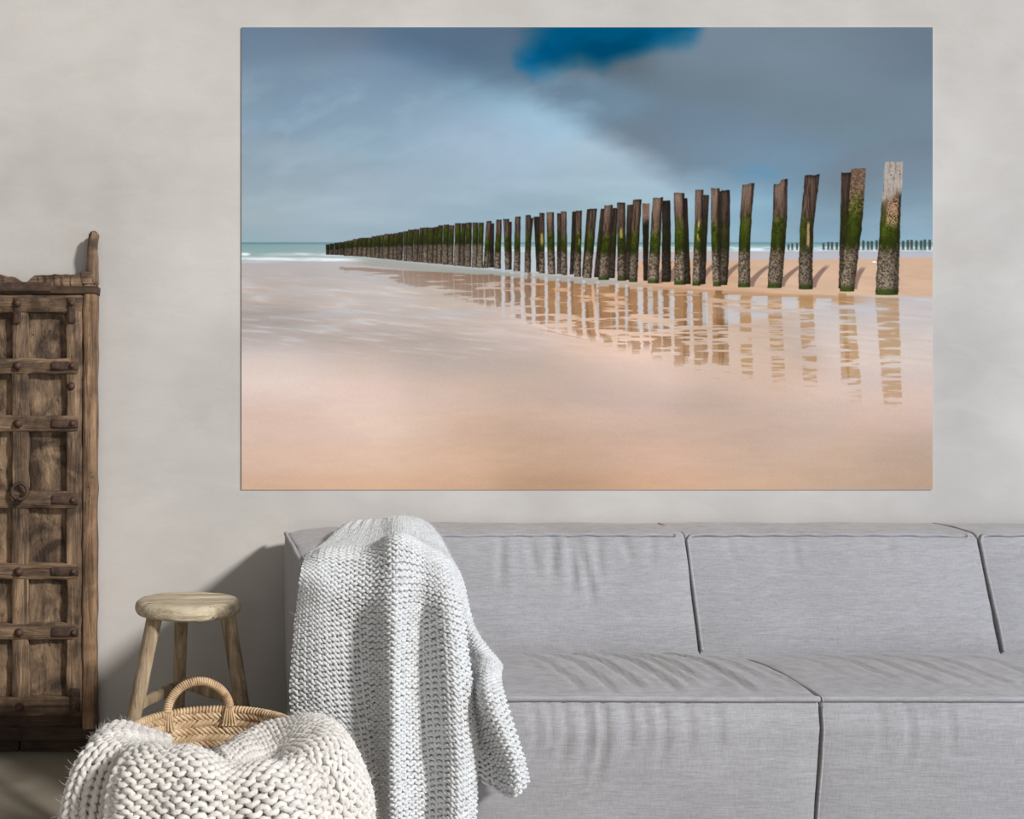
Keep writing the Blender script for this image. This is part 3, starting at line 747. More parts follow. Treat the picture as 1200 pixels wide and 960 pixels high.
# white rim of the retreating film
rim = np.interp(X, [560, 620, 690, 730, 790, 860, 930, 1000, 1093], [376, 380, 396, 402, 412, 430, 452, 474, 492])
over(np.exp(-((Y - rim - 3 * fbm(X / 25, X * 0, 91, 3)) / 2.4) ** 2) * sstep(560, 640, X) * sstep(860, 760, X) * .55, C(216, 198, 184))
over(sstep(1, .2, np.sqrt(((X - 660 - .4 * Y + 155) / 40) ** 2 + ((Y - 392 - (X - 660) * .22) / 1.1) ** 2)) * .5, C(150, 120, 92))

# bring the broad tones of sky and sand to those of the print
ANCH = [(308, 335, (193, 181, 176)), (448, 350, (198, 188, 184)), (448, 390, (190, 178, 172)), (308, 430, (223, 206, 199)), (548, 400, (186, 173, 165)), (648, 400, (216, 190, 177)), (608, 460, (200, 176, 161)), (708, 480, (205, 178, 163)),
        (848, 485, (198, 172, 156)), (968, 505, (204, 177, 160)), (1068, 475, (213, 186, 172)), (1068, 545, (187, 160, 140)), (768, 535, (214, 178, 157)), (660, 560, (188, 155, 130)), (600, 520, (200, 168, 145)), (700, 540, (198, 164, 140)), (368, 545, (222, 189, 168)), (848, 430, (210, 183, 164)),
        (300, 500, (221, 193, 178)), (450, 470, (226, 200, 187)), (600, 420, (198, 180, 170)), (750, 450, (218, 191, 180)), (900, 560, (205, 172, 147)), (500, 560, (213, 177, 150)), (1070, 390, (208, 194, 188)), (300, 365, (176, 167, 162)), (1070, 323, (209, 175, 148)),
        (568, 65, (92, 116, 139)), (648, 125, (134, 163, 184)), (568, 185, (166, 187, 206)), (848, 65, (118, 135, 150)), (848, 175, (118, 141, 160)), (1068, 85, (112, 128, 143)), (1068, 245, (136, 160, 175)), (428, 268, (160, 180, 193)),
        (300, 50, (113, 134, 157)), (450, 130, (138, 163, 184)), (700, 40, (0, 84, 123)), (730, 195, (166, 188, 203)), (950, 100, (119, 137, 150)), (350, 230, (163, 181, 192))]
res = []
for (x, y, c) in ANCH:
    i, j = np.searchsorted(gx, x), np.searchsorted(gy, y)
    res.append((x, y, tuple(np.array(c) - img[max(j - 7, 0):j + 8, max(i - 10, 0):i + 11].mean((0, 1)))))
img += np.clip(rbf(res, 62, 34), -34, 34)

# posts: (left top, right top, top, left bottom, right bottom, bottom, tone 0 lit .. 1 dark, brown depth, [mid bend])
POSTS = [(842, 849.5, 224, 838, 846, 330, 1), (1037.4, 1058.4, 189.5, 1025.6, 1053, 345.5, 0), (986, 998, 202.5, 982.5, 992, 338, .75), (997, 1014.3, 197, 983.5, 1000.5, 341.5, .1),
         (943.3, 960.6, 205, 936, 952.5, 339, .35), (907, 923, 211, 898.7, 915.6, 337.5, .25), (870, 884, 215.6, 865, 879, 336.6, .2),
         (845.6, 855.3, 223, 843, 852.3, 334, .7), (833.4, 843.5, 220.5, 835.6, 845, 335.5, .1), (824, 831, 228.5, 819.5, 826.5, 333, .95), (814.6, 824, 222.6, 811, 820.6, 334.7, .15),
         (800, 805.5, 232.5, 801, 809.5, 333, 1), (789.7, 802, 226, 790, 804, 333.7, .15), (776, 785.5, 235, 775, 786, 330.5, 1), (765.2, 777, 231.5, 758.7, 772, 332, .15), (752.7, 761.5, 238.5, 754, 759, 329, .95),
         (735, 742.5, 240, 732, 738, 328, .9), (742, 752, 234, 737, 746.8, 330.5, .3), (723, 732.6, 237.4, 723.5, 733.5, 329, .35), (718, 723.8, 244, 713.5, 720.5, 326, .8), (704, 709, 244.7, 695.8, 702, 325, .9), (708.5, 718.2, 240.4, 701, 714, 328, .2),
         (688, 693, 245, 681.8, 687, 324, .9), (691.8, 699.8, 244.7, 683, 693, 326, .3), (670.5, 676, 248, 667.5, 672.5, 321.6, 1), (675, 682, 246.7, 673, 681, 324.5, .3), (653, 658, 250, 652.5, 657.5, 321, .7), (657.2, 663.8, 248, 657.5, 664.8, 322.5, .25),
         (640.5, 649.2, 248.7, 642, 650.7, 321.4, .25), (625.5, 632.4, 254, 628.5, 632.4, 318.5, .95), (632, 638, 249.5, 631.7, 638.4, 320.4, .35), (621, 625, 255.5, 617, 621, 300, 1), (616, 622.2, 252, 614.5, 621.9, 319.3, .45), (603.8, 610.2, 253.7, 601.8, 609.6, 318, .3),
         (595, 599.7, 260, 595, 599.7, 316, .9), (589.7, 596.7, 256.7, 592, 598, 316, .4), (581.7, 588, 257.5, 579, 587, 315, .3), (575, 579, 262, 573, 579, 313.5, 1), (570, 576, 259, 566, 572.4, 314, .3), (561, 567, 261, 559.6, 566, 314, .3), (554, 560.6, 261, 552.8, 559.2, 313.5, .35), (546, 553, 261, 544.5, 552.2, 312.8, .45),
         (540.6, 546, 261.7, 539, 544.6, 312, .6), (533.3, 540.3, 261.8, 531.6, 539, 311.5, .4), (526.3, 532.4, 264, 525.6, 531.2, 310.6, .4), (519.8, 526.2, 263.2, 518, 525.6, 310.2, .4), (513.2, 519, 264.2, 511.6, 517.8, 309.4, .4), (508.8, 513.6, 266, 507.4, 512, 309, .5), (502, 509.2, 267, 501, 507.4, 308.6, .5), (496.4, 502, 266.5, 495.6, 501.4, 308, .35),
         (492, 496.8, 267, 490, 495.6, 307.4, .6), (484.8, 491.4, 268.7, 484, 490, 307, .55), (478.2, 484.8, 269.2, 477.6, 483.8, 306.4, .5), (473, 478.2, 271, 472.4, 477.4, 306, .5), (466.4, 472.6, 272, 465, 471.6, 305.3, .7), (461.6, 466.6, 273.4, 461, 465.4, 304.6, .5), (456.8, 462, 274, 455.6, 461, 304.2, .5), (450, 456.8, 274.2, 449.2, 455.8, 303.6, .5),
         (445.4, 450.2, 275.6, 444.6, 449.2, 303.2, .5), (440.6, 445.6, 276.2, 440, 444.8, 302.6, .55), (435.4, 440.8, 277, 434.8, 440, 302, .5), (430.4, 435.6, 278.6, 429.8, 435, 301.4, .55), (425, 430.6, 278.8, 424.4, 430, 300.8, .5), (420, 425.2, 279, 419.4, 424.6, 300.6, .55), (413.6, 420.2, 280.2, 413, 419.6, 300.4, .5), (406.8, 413.8, 282, 406.2, 413.2, 300, .6), (403.6, 407, 282.8, 403, 406.4, 300, .6),
         (397.6, 404, 283.8, 397.6, 403.6, 299.2, .85), (391.6, 397.2, 284.6, 391.8, 397.2, 299, .85), (386.6, 391.6, 285.6, 386.8, 391.6, 298.8, .85), (381.9, 386.4, 286.4, 382, 386.4, 298.6, .9)]
def win(x0, x1, y0, y1):
    i0, i1 = np.searchsorted(gx, [x0, x1]); j0, j1 = np.searchsorted(gy, [y0, y1]); return slice(max(j0, 0), j1), slice(max(i0, 0), i1)
lip = sstep(edge - 1, edge + 2, Y) * sstep(edge + 11, edge + 6, Y + 1.2 * fbm(X / 25, Y / 3, 73, 2)) * sstep(690, 800, X) * sstep(1040, 990, X)
blend(img, lip * .75, C(186, 146, 112))
# reflections of the posts in the wet sand, broken up by ripples
rr = fbm(X / 30, Y / 2.6, 101, 3); rr2 = fbm(X / 120, Y / 9, 103, 2)
for (a, b, t, c, d, e, tone) in POSTS:
    if a < 395: continue
    h = (e - t); gap = np.interp(c, [400, 560, 700, 860, 1040], [14, 8, 8, 11, 3]); y0 = e + gap; y1 = y0 + h * np.interp(c, [400, 500, 620, 760, 900, 1040], [.35, .55, .85, .82, .9, .86])
    s = win(c - 14, d + 14, y0 - 2, y1 + 4)
    xx, yy = X[s], Y[s]; q = (yy - y0) / (y1 - y0)
    wob = 2.2 * rr[s] * (.4 + q)
    l = c + (c - a) * -q * .15 + wob + (a - c) * q * .7; r = d + wob + (b - d) * q * .7
    m = sstep(l - .8, l + .8, xx) * sstep(r + .8, r - .8, xx) * sstep(y0 - 1.2, y0 + .8, yy) * sstep(1.02, .85, q)
    brk = sstep(-.30 + .42 * q, -.02 + .42 * q, rr[s] + np.interp(c, [600, 860], [.30, .20]) - .12 * q + .6 * rr2[s] * q)
    k = np.interp(c, [400, 500, 600, 760, 880, 1000], [.5, .62, .8, .78, .74, .70])
    v = img[s]; col = C(150, 106, 66) * (1 - .16 * tone) + 22 * rr2[s][..., None]
    if c < 620: col = C(128, 98, 76) + 0 * col
    if c > 850: col = col + (C(180, 136, 86) - col) * .75; brk = brk * sstep(-.35, .05, fbm(xx / 60, yy / 6 + c * .05, 131, 3) + .18)
    blend(v, m * brk * k * (1 - .3 * q), col)
# pale sky light between the reflections
for x in (590, 600, 612, 625, 640, 654, 667, 684, 700, 723, 734, 750, 762, 774, 787, 808, 826, 858, 890, 925, 965):
    wdt = 1.6 if x < 740 else 3.0 if x < 830 else 9
    y0 = np.interp(x, [590, 700, 860, 965], [318, 330, 346, 350]); y1 = y0 + np.interp(x, [590, 760, 965], [62, 60, 20])
    s = win(x - 26, x + 26, y0, y1); xx, yy = X[s], Y[s]
    m = sstep(wdt + 1, wdt - .6, np.abs(xx - x - 1.5 * rr[s])) * sstep(-.25, .1, rr[s] + .18) * sstep(y1, y1 - 14, yy)
    blend(img[s], m * .75, C(200, 202, 208))
sh = sstep(346, 352, Y) * sstep(400, 360, Y) * sstep(820, 880, X)
blend(img, np.clip(fbm(X / 60, Y / 2.2, 111, 3) + .1, 0, 1) * sh * .9, C(190, 190, 196))
# cast shadows on the bank behind the posts
for (x, y, ln) in ((879, 332, 24), (915, 332, 26), (952, 333, 18), (1000, 335, 12), (846, 330, 22), (820, 330, 20), (772, 328, 14), (786, 326, 14)):
    s = win(x - 6, x + 50, 296, 345); xx, yy = X[s], Y[s]
    q = np.clip((y + 4 - yy) / 26, 0, 1); cx = x + ln * q ** 1.6 - 2; hw = 4.5 * (1 - .3 * q)
    blend(img[s], sstep(hw + 1, hw - 1, np.abs(xx - cx - 2)) * sstep(y + 5, y + 3, yy) * sstep(y - 24, y - 18, yy) * .78, C(124, 100, 90))
# far row of posts on the right
for k in range(34):
    x = 918.5 + k * 5.18 + .5 * math.sin(k * 2.1); t = np.interp(x, [918, 960, 990, 1093], [285.6, 285, 282.6, 281.2]) + .6 * math.sin(k * 1.7); b = 293.2; hw = np.interp(x, [918, 990, 1093], [1.15, 1.4, 1.6])
    if 955 < x < 962: continue
    s = win(x - 4, x + 4, 278, 296); xx, yy = X[s], Y[s]
    blend(img[s], sstep(hw + .5, hw - .4, np.abs(xx - x)) * sstep(t - .5, t + .5, yy) * sstep(b + .5, b - .5, yy) * .9, C(66, 74, 66) + (C(120, 116, 106) - C(66, 74, 66)) * sstep(b - 4, b, yy)[..., None])
# the posts themselves
BARK, BARKD, MOSS, MOSSD, BARN, DARK = C(122, 98, 84), C(60, 46, 40), C(80, 94, 24), C(40, 50, 14), C(150, 134, 116), C(30, 24, 20)
for n_, (a, b, t, c, d, e, tone) in enumerate(POSTS):
    s = win(min(a, c) - 7, max(b, d) + 7, t - 5, e + 5); xx, yy = X[s], Y[s]
    q = np.clip((yy - t) / (e - t), -.05, 1.05); wd = (b - a + d - c) / 2
    jag = (.05 * wd) * fbm(yy / 9, xx * 0 + n_ * 3.3, 201, 3)
    bend = {4: 3.2, 0: 0, 5: -2.0, 6: 1.6, 7: -1.2, 8: 1.6, 3: 1.6, 1: 1.0, 12: -1.2, 10: -1.0}.get(n_, .03 * wd * math.sin(n_ * 2.3)) * np.sin(q * math.pi)
    low = (q > .72) * (.035 * wd) * fbm(xx * 0 + n_, yy / 2.2, 203, 2)
    l = a + (c - a) * q - bend * (.7 if n_ != 3 else -1) + jag - low; r = b + (d - b) * q - bend * (1.0 if n_ not in (3,) else -1.3) + jag + low
    u = (xx - l) / (r - l)
    topj = t + (.05 * wd) * vnoise(u * 3.2, u * 0 + n_ * 1.37, 211) + ((a + b) / 2 - xx) * (.22 if n_ in (5, 6) else .06 if n_ == 4 else .02) * (1 if n_ % 2 else .6) + (n_ == 5) * 3.5 * sstep(.52, .40, u)
    m = sstep(l - .55, l + .55, xx) * sstep(r + .55, r - .55, xx) * sstep(topj - .6, topj + .6, yy) * sstep(e + .5, e - .5, yy + (1 - 4 * (u - .5) ** 2) * -.02 * wd)
    g = fbm(xx / 1.3, yy / 14, 221 + n_, 4); g2 = fbm(xx / 4, yy / 6, 301 + n_, 3); sp = fbm(xx / 1.25, yy / 1.25, 401 + n_, 3)
    small = c < 560; bk0 = .655 if not small else .50
    col = BARKD + (BARK - BARKD) * sstep(-.45, .45, g + .15)[..., None]
    mossk = .35 if not small else .08
    mt = mossk + .10 * g2 + .05 * math.sin(n_ * 1.9)
    mt = mt - (.12 if n_ == 3 else 0)
    M_ = sstep(mt - .11, mt + .10, q + .05 * g)
    blend(col, M_ * .92, MOSSD + (MOSS - MOSSD) * (sstep(-.6, .6, .6 * g2 + .5 * sp + .2) * sstep(bk0 + .05, mt + .02, q))[..., None])
    bk = .655 if not small else .50
    B_ = sstep(bk - .06, bk + .05, q + .06 * g2)
    base_ = C(92, 78, 62) if not small else C(112, 98, 82)
    blend(col, B_, base_ + (BARN - base_) * sstep(-.35, .45, sp + .9 * (q - .8))[..., None])
    blend(col, B_ * sstep(.25, .5, -sp) * (.75 if not small else .3), C(52, 44, 34))
    if c > 690: blend(col, sstep(.945, .975, q + .03 * sp) * .85, C(52, 74, 20))
    # light comes from the left: right flank in its own shade (as printed)
    blend(col, sstep(.50, 1.0, u) * (.55 + .2 * (wd < 14)), DARK)
    blend(col, sstep(.16, 0, u) * .4, DARK)
    blend(col, sstep(.045, .0, (yy - topj) / (e - t)) * .55, DARK)
    if n_ == 1:                                            # pale stripped head of the nearest post
        hd = sstep(.30, .24, q + .08 * (u - .5) + .03 * g); blend(col, hd, C(176, 164, 154) + 26 * g[..., None] + 10 * sp[..., None])
        blend(col, hd * sstep(.30, .55, np.abs(g)) * .5, C(104, 90, 82))
        blend(col, hd * sstep(.0, .6, sp - .1) * sstep(.1, .28, q) * .6, C(190, 150, 120))
        st_ = sstep(.34, .22, np.abs(u - .58)) * sstep(.52, .44, q) * sstep(.24, .3, q); blend(col, st_ * sstep(-.25, .1, sp), C(172, 136, 108))
        for hx, hy in ((.4, .1), (.88, .095)): blend(col, sstep(1.2, .5, np.hypot(xx - (l + (r - l) * hx), yy - (t + hy * (e - t)))), C(70, 52, 46))
    if n_ == 3: blend(col, sstep(.30, .16, q + .1 * g2) * .8, C(112, 92, 76) + 40 * sp[..., None])
    if n_ == 3: blend(col, sstep(.42, .32, q) * sstep(.35, .55, sp + .3) * .6, C(150, 118, 92))
    if n_ == 4:
        sx_ = l + (r - l) * (.62 - .1 * (q - .5)); blend(col, sstep(2.4, 1.0, np.abs(xx - sx_ - g) * (1.7 - q)) * sstep(.40, .44, q) * sstep(.64, .60, q), C(206, 164, 128))
    if n_ in (5, 6, 8, 12, 14, 21, 27, 28, 10): blend(col, sstep(.42, .25, np.abs(u - .42)) * sstep(.30, .05, q + .10 * g) * .45, C(168, 140, 122))
    if n_ in (18, 10, 25, 30): blend(col, sstep(1.8, .8, np.abs(xx - (l + r) / 2 - g)) * sstep(.30, .36, q) * sstep(.56, .48, q) * sstep(-.2, .2, g2 + .1) * .9, C(196, 172, 96))
    if n_ in (15, 16, 9): blend(col, sstep(.22, .14, q + .05 * g2) * .8, C(140, 112, 96) + 30 * g[..., None])
    blend(col, np.full(q.shape, max(0, tone - .15) * .85), C(30, 25, 22)) if n_ not in (15,) else blend(col, sstep(.2, .3, q) * .85, C(30, 25, 22))
    col *= (1 + .10 * sp)[..., None]
    blend(img[s], m, np.clip(col, 0, 255))
# sand grain and soft tooth of the print
gr = np.random.default_rng(5).normal(0, 1, X.shape)
img += (gr * (1.1 + 1.6 * sstep(340, 460, Y)))[..., None]
img += (3.5 * fbm(X / 26, Y / 5, 121, 3) * sstep(420, 470, Y))[..., None]
img = np.clip(img, 0, 255)
# front sheet
V = np.zeros((NY, NX, 3))
V[..., 0] = (X - CX) / F * PD; V[..., 1] = PD; V[..., 2] = H - (Y - CY) / F * PD
_, Q = grid_quads(NY, NX)
me = mesh_np('print', V - PO, Q, True)
ca = me.color_attributes.new('print', 'FLOAT_COLOR', 'POINT')
rgba = np.ones((NX * NY, 4), dtype=np.float32); rgba[:, :3] = s2l(img.reshape(-1, 3) / 255.0) * .95
ca.data.foreach_set('color', rgba.ravel())
part('print', me, M_PRINT, pic)
x0, x1, z0, z1 = (PX0 - CX) / F * PD, (PX1 - CX) / F * PD, H - (PY1 - CY) / F * PD, H - (PY0 - CY) / F * PD
mb = plank(x0 + .0002, x1 - .0002, PD + .0006, WALL - .0005, z0 + .0002, z1 - .0002, 'z', 0, .0006, 1, 0, .4)
part('panel', fix_normals(mb.mesh('panel', PO, False)), M_EDGE, pic)

# ------------------------------------------------------------------ straw basket
BK = .92                                                   # size of basket and blanket against their first layout
def bk(p): return np.asarray(p, float) * [BK, BK, BK] + [0, 0, H * (1 - BK)]
BX, BY, BR = -.054 * BK, 2.60 * BK, .207 * BK
BZ = H + (.390 - H) * BK
basket = thing('straw_basket', 'round woven straw basket with arched handle in front of the stool', 'basket', (BX, BY, 0))
BO = np.array(basket.location)
def tilt(x, y=None):                                        # the soft rim leans, and sags at the front under the blanket
    t = .025 * (x - BX)
    if y is not None:
        a_ = np.arctan2(y - BY, x - BX); t = t - .040 * np.exp(-((a_ + 1.02) / .62) ** 2) - .012 * np.exp(-((a_ + 1.6) / .8) ** 2)
    return t
def brad(z): t = np.clip(z / BZ, 0, 1); return BR * (.80 + .24 * np.sin(t * 1.75) - .04 * t ** 3)
brad0 = brad
RS = BR / brad0(np.array(BZ))
def brad(z): return brad0(z) * RS
na, nz = 96, 24
a = np.linspace(0, 2 * math.pi, na, endpoint=False)
G = []
for z in np.linspace(.004, BZ, nz): G.append(np.stack([BX + (brad(z)) * np.cos(a), BY + (brad(z)) * np.sin(a), z + tilt(BX + brad(z) * np.cos(a), BY + brad(z) * np.sin(a)) * (z / BZ) ** 2], 1))
for z in np.linspace(BZ, .012, nz): G.append(np.stack([BX + (brad(z) - .004) * np.cos(a), BY + (brad(z) - .004) * np.sin(a), z + tilt(BX + brad(z) * np.cos(a), BY + brad(z) * np.sin(a)) * (z / BZ) ** 2], 1))
G = np.array(G); mb = MB(); mb.grid(G, False, True); mb.add(G[0], [list(range(na))[::-1]]); mb.add(G[-1], [list(range(na))])
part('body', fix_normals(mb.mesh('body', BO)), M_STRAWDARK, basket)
# plaited strands, laid in herringbone courses on both faces of the wall
sv, sq, base = [], [], 0
course, cnt = .0172, 92
t5 = np.linspace(-.5, .5, 5)
for face in (1, -1):
    for k in range(int(BZ / course)):
        z0 = (k + .5) * course
        if z0 > BZ - .006: continue
        dirn = 1 if k % 2 else -1
        for j in range(cnt):
            aj = (j + .5 * (k % 2) + random.uniform(-.1, .1)) / cnt * 2 * math.pi
            L = course * 1.38; hw = .0043 * random.uniform(.85, 1.12)
            z = z0 + t5 * L * .80; r_ = brad(z) + face * (.0030 + .0034 * np.cos(t5 * math.pi)) - (.004 if face < 0 else 0)
            da = dirn * t5 * L * 1.05 / BR * 1.0
            ang = aj + da
            px, py = BX + r_ * np.cos(ang), BY + r_ * np.sin(ang)
            cpt = np.stack([px, py, z + tilt(px, py) * (z / BZ) ** 2], 1)
            rad = np.stack([np.cos(ang), np.sin(ang), 0 * ang], 1)
            T = np.gradient(cpt, axis=0); T /= np.linalg.norm(T, axis=1, keepdims=True)
            Wd = np.cross(T, rad); taper = np.array([.7, 1, 1.05, 1, .7])[:, None] * hw
            row = np.stack([cpt - Wd * taper - rad * face * .0018, cpt - Wd * taper * .45 + rad * face * .0012, cpt + Wd * taper * .45 + rad * face * .0012, cpt + Wd * taper - rad * face * .0018], 1)
            sv.append(row.reshape(-1, 3)); sq.append(grid_quads(5, 4, flip=(face < 0))[1] + base); base += 20
part('weave', mesh_np('weave', np.concatenate(sv) - BO, np.concatenate(sq)), M_STRAW, basket, kind='stuff')
# whipped rim: a straw strand wound round the top edge
N = 1700; t = np.linspace(0, 1, N); turns = 150
ph = t * turns * 2 * math.pi; an = t * 2 * math.pi
rr = BR - .002 + .0068 * np.cos(ph); zz = BZ + .001 + .0068 * np.sin(ph)
x = BX + rr * np.cos(an); rim = np.stack([x, BY + rr * np.sin(an), zz + tilt(x, BY + rr * np.sin(an))], 1)
V, Q = tubes(rim, .0032, 6); mb = MB(); mb.add(V, Q)
V, Q = tubes(np.stack([BX + (BR - .002) * np.cos(a), BY + (BR - .002) * np.sin(a), BZ + .001 + tilt(BX + BR * np.cos(a), BY + BR * np.sin(a))], 1), .0062, 8, closed=True); mb.add(V, Q)
part('rim', mb.mesh('rim', BO), M_STRAW, basket)
# handle: core with a wound strand
Z0 = .390
p0, p1 = np.array([-.166, 2.772, Z0 - .028]), np.array([-.014, 2.802, Z0 - .022])
keys = np.array([p0, p0 + [-.002, .004, .034], [-.158, 2.785, Z0 + .035], [-.132, 2.79, Z0 + .063], [-.088, 2.795, Z0 + .075], [-.046, 2.798, Z0 + .062], [-.020, 2.80, Z0 + .034], p1 + [.001, 0, .032], p1])
keys = bk(keys); p0, p1 = bk(p0), bk(p1)
tt = np.concatenate([[0], np.cumsum(np.linalg.norm(np.diff(keys, axis=0), axis=1))]); core = spline(tt, keys, np.linspace(0, tt[-1], 240))
V, Q = tubes(core, .0072, 10, True); mb = MB(); mb.add(V, Q)
T = np.gradient(core, axis=0); T /= np.linalg.norm(T, axis=1, keepdims=True)
n1 = np.cross(T, [0, 1, .05]); n1 /= np.linalg.norm(n1, axis=1, keepdims=True); n2 = np.cross(T, n1)
fq = np.linspace(0, 239, 1100); ci = np.stack([np.interp(fq, np.arange(240), core[:, c]) for c in range(3)], 1)
i1 = np.stack([np.interp(fq, np.arange(240), n1[:, c]) for c in range(3)], 1); i2 = np.stack([np.interp(fq, np.arange(240), n2[:, c]) for c in range(3)], 1)
ph = np.linspace(0, 54 * 2 * math.pi, 1100)[:, None]
V, Q = tubes(ci + .0078 * (np.cos(ph) * i1 + np.sin(ph) * i2), .0029, 6); mb.add(V, Q)
ho = part('handle', mb.mesh('handle', BO), M_STRAW, basket)
for f in (p0, p1):                                        # lashings that tie the feet to the wall
    mb = MB()
    for k in range(5):
        d = (k - 2) * .005; q = np.linspace(0, 1, 8)
        pts = np.stack([f[0] + d * (1 - q) * .6 + d * q * 1.5, np.full(8, f[1] - .010) - .003 * np.sin(q * 3), f[2] + .032 - q * .044], 1)
        V, Q = tubes(pts, .0028, 5, True); mb.add(V, Q)
    part('lashing', mb.mesh('lashing', BO), M_STRAW, ho, kind='stuff')

# ------------------------------------------------------------------ hand-knitted fabrics: real loops of yarn on a draped surface
class Surf:
    def __init__(s, net, nu=160, nv=260, ripple=None):
        """net (rows v, cols u, 3) -> dense smooth surface; u across, v down"""
        net = np.asarray(net, float); R, Cn = net.shape[:2]
        du = np.concatenate([[0], np.cumsum(np.linalg.norm(np.diff(net, axis=1), axis=2).mean(0))])
        dv = np.concatenate([[0], np.cumsum(np.linalg.norm(np.diff(net, axis=0), axis=2).mean(1))])
        s.Lu, s.Lv = du[-1], dv[-1]
        A = spline(dv, net, np.linspace(0, dv[-1], nv))                       # nv, C, 3
        s.D = np.swapaxes(spline(du, np.swapaxes(A, 0, 1), np.linspace(0, du[-1], nu)), 0, 1)   # nv, nu, 3
        s.nu, s.nv = nu, nv; s.norm()
        if ripple is not None:
            U, Vv = np.meshgrid(np.linspace(0, 1, nu), np.linspace(0, 1, nv)); s.D = s.D + s.N * ripple(U, Vv)[..., None]; s.norm()
    def norm(s):
        a = np.gradient(s.D, axis=1); b = np.gradient(s.D, axis=0); n = np.cross(a, b)
        s.N = n / (np.linalg.norm(n, axis=2, keepdims=True) + 1e-12)
    def at(s, u, v, what):
        A = s.D if what == 'p' else s.N
        x = np.clip(u, 0, 1) * (s.nu - 1); y = np.clip(v, 0, 1) * (s.nv - 1)
        i = np.clip(x.astype(int), 0, s.nu - 2); j = np.clip(y.astype(int), 0, s.nv - 2); f = (x - i)[..., None]; g = (y - j)[..., None]
        r = (A[j, i] * (1 - f) + A[j, i + 1] * f) * (1 - g) + (A[j + 1, i] * (1 - f) + A[j + 1, i + 1] * f) * g
        return r

def knit(surf, stitch, rowh, rad, purl=True, per=12, sides=6, swap=False, sgn=1.0, fat=1.0, depth=1.0, jit=.0004, seed=0, shear=0.0):
    """loops along u (or along v when swap) -> verts, quads"""
    Lu, Lv = (surf.Lv, surf.Lu) if swap else (surf.Lu, surf.Lv)
    n = max(4, int(round(Lu / stitch))); m = max(4, int(round(Lv / rowh)))
    t = np.linspace(0, n * 2 * math.pi, n * per + 1)
    r_ = np.random.default_rng(seed)
    a = ((t / (2 * math.pi)) + .20 * np.sin(2 * t)) / n
    v0 = ((np.arange(m) + .5) / m)[:, None]
    A = a[None] + 0 * v0 + (np.arange(m) % 2)[:, None] * 0
    wob = 1 + .12 * r_.uniform(-1, 1, (m, n)).repeat(per, 1); wob = np.concatenate([wob, wob[:, -1:]], 1)
    Bv = v0 + shear * (A - .5) + .80 * rowh / Lv * np.cos(t)[None] * fat * wob
    z = (1 if purl else -1) * np.cos(2 * t)[None] * rad * .95 * depth + 0 * Bv
    ok = np.ones_like(A)
    u, v = (Bv, A) if swap else (A, Bv)
    p = surf.at(u, v, 'p') + sgn * surf.at(u, v, 'n') * z[..., None]
    p = p + r_.normal(0, jit, p.shape)
    rr = rad * (1 + .10 * r_.uniform(-1, 1, p.shape[:2]))
    return tubes(p, rr, sides)

def sheet(surf, off):
    """the dense ground of the fabric just under the loops"""
    mb = MB(); mb.grid((surf.D + surf.N * off)[::2, ::2]); return mb

def fuzz(surf, count, ln, lift, seed, sgn=1.0, wd=.00028):
    r_ = np.random.default_rng(seed)
    u, v = r_.uniform(0, 1, (2, count)); p = surf.at(u, v, 'p') + sgn * surf.at(u, v, 'n') * lift
    d = sgn * surf.at(u, v, 'n') + r_.normal(0, .9, (count, 3)); d /= np.linalg.norm(d, axis=1, keepdims=True)
    e = np.cross(d, r_.normal(0, 1, (count, 3))); e /= np.linalg.norm(e, axis=1, keepdims=True)
    L = ln * r_.uniform(.5, 1.3, count)[:, None]
    q = np.linspace(0, 1, 4)
    pts = p[:, None] + d[:, None] * (q[None, :, None] * L[:, None]) + e[:, None] * (q[None, :, None] ** 2 * L[:, None] * .7)
    return tubes(pts, np.array([1, .9, .7, .3]) * wd, 3)

# --- pale grey throw over the left end of the sofa -----------------------------------------------------------
throw = thing('knitted_throw', 'pale grey knitted throw blanket draped over the left end of the sofa', 'blanket', tuple(P(450, 960, 2.56) * [1, 1, 0] + [0, 0, .1]))
WO = np.array(throw.location)
#          L     A     V1    R     V2    B     E
relief = [.062, .026, .014, -.062, .014, -.048, .022]
yoff = [-34, -12, 12, 8, 6, 30, 50]
tab = [(690, [352, 388, 430, 465, 495, 521, 541]), (720, [350, 386, 430, 464, 494, 524, 546]), (755, [347, 386, 431, 463, 493, 527, 551]), (795, [344, 387, 433, 462, 494, 529, 556]),
       (835, [341, 391, 437, 462, 496, 531, 557]), (880, [343, 399, 441, 462, 498, 533, 556]), (925, [350, 408, 445, 463, 500, 532, 553]), (975, [358, 416, 448, 465, 500, 530, 549]), (1040, [365, 420, 450, 467, 500, 530, 547])]
net = []
# over the top of the arm: end tucked behind, along the flat top, over the front edge, then straight down
net.append([P(412, 640, 3.72), P(430, 636, 3.74), P(446, 634, 3.75), P(472, 630, 3.755), P(490, 634, 3.75), P(503, 640, 3.74), P(514, 648, 3.73)])
net.append([P(408, 622, 3.60), P(428, 618, 3.645), P(446, 617, 3.65), P(470, 612.5, 3.64), P(488, 616, 3.64), P(500, 622, 3.60), P(511, 634, 3.52)])
net.append([P(384, 634, 3.18), P(412, 629, 3.20), P(440, 628, 3.20), P(468, 620, 3.18), P(491, 626, 3.20), P(508, 634, 3.18), P(523, 648, 3.16)])
net.append([P(364, 649, 2.86), P(397, 642, 2.86), P(434, 641, 2.86), P(466, 630, 2.83), P(494, 639, 2.86), P(513, 648, 2.85), P(532, 664, 2.87)])
net.append([P(356, 661, 2.70), P(390, 655, 2.69), P(431, 656, 2.70), P(465, 643, 2.66), P(495, 654, 2.69), P(517, 663, 2.68), P(537, 682, 2.72)])
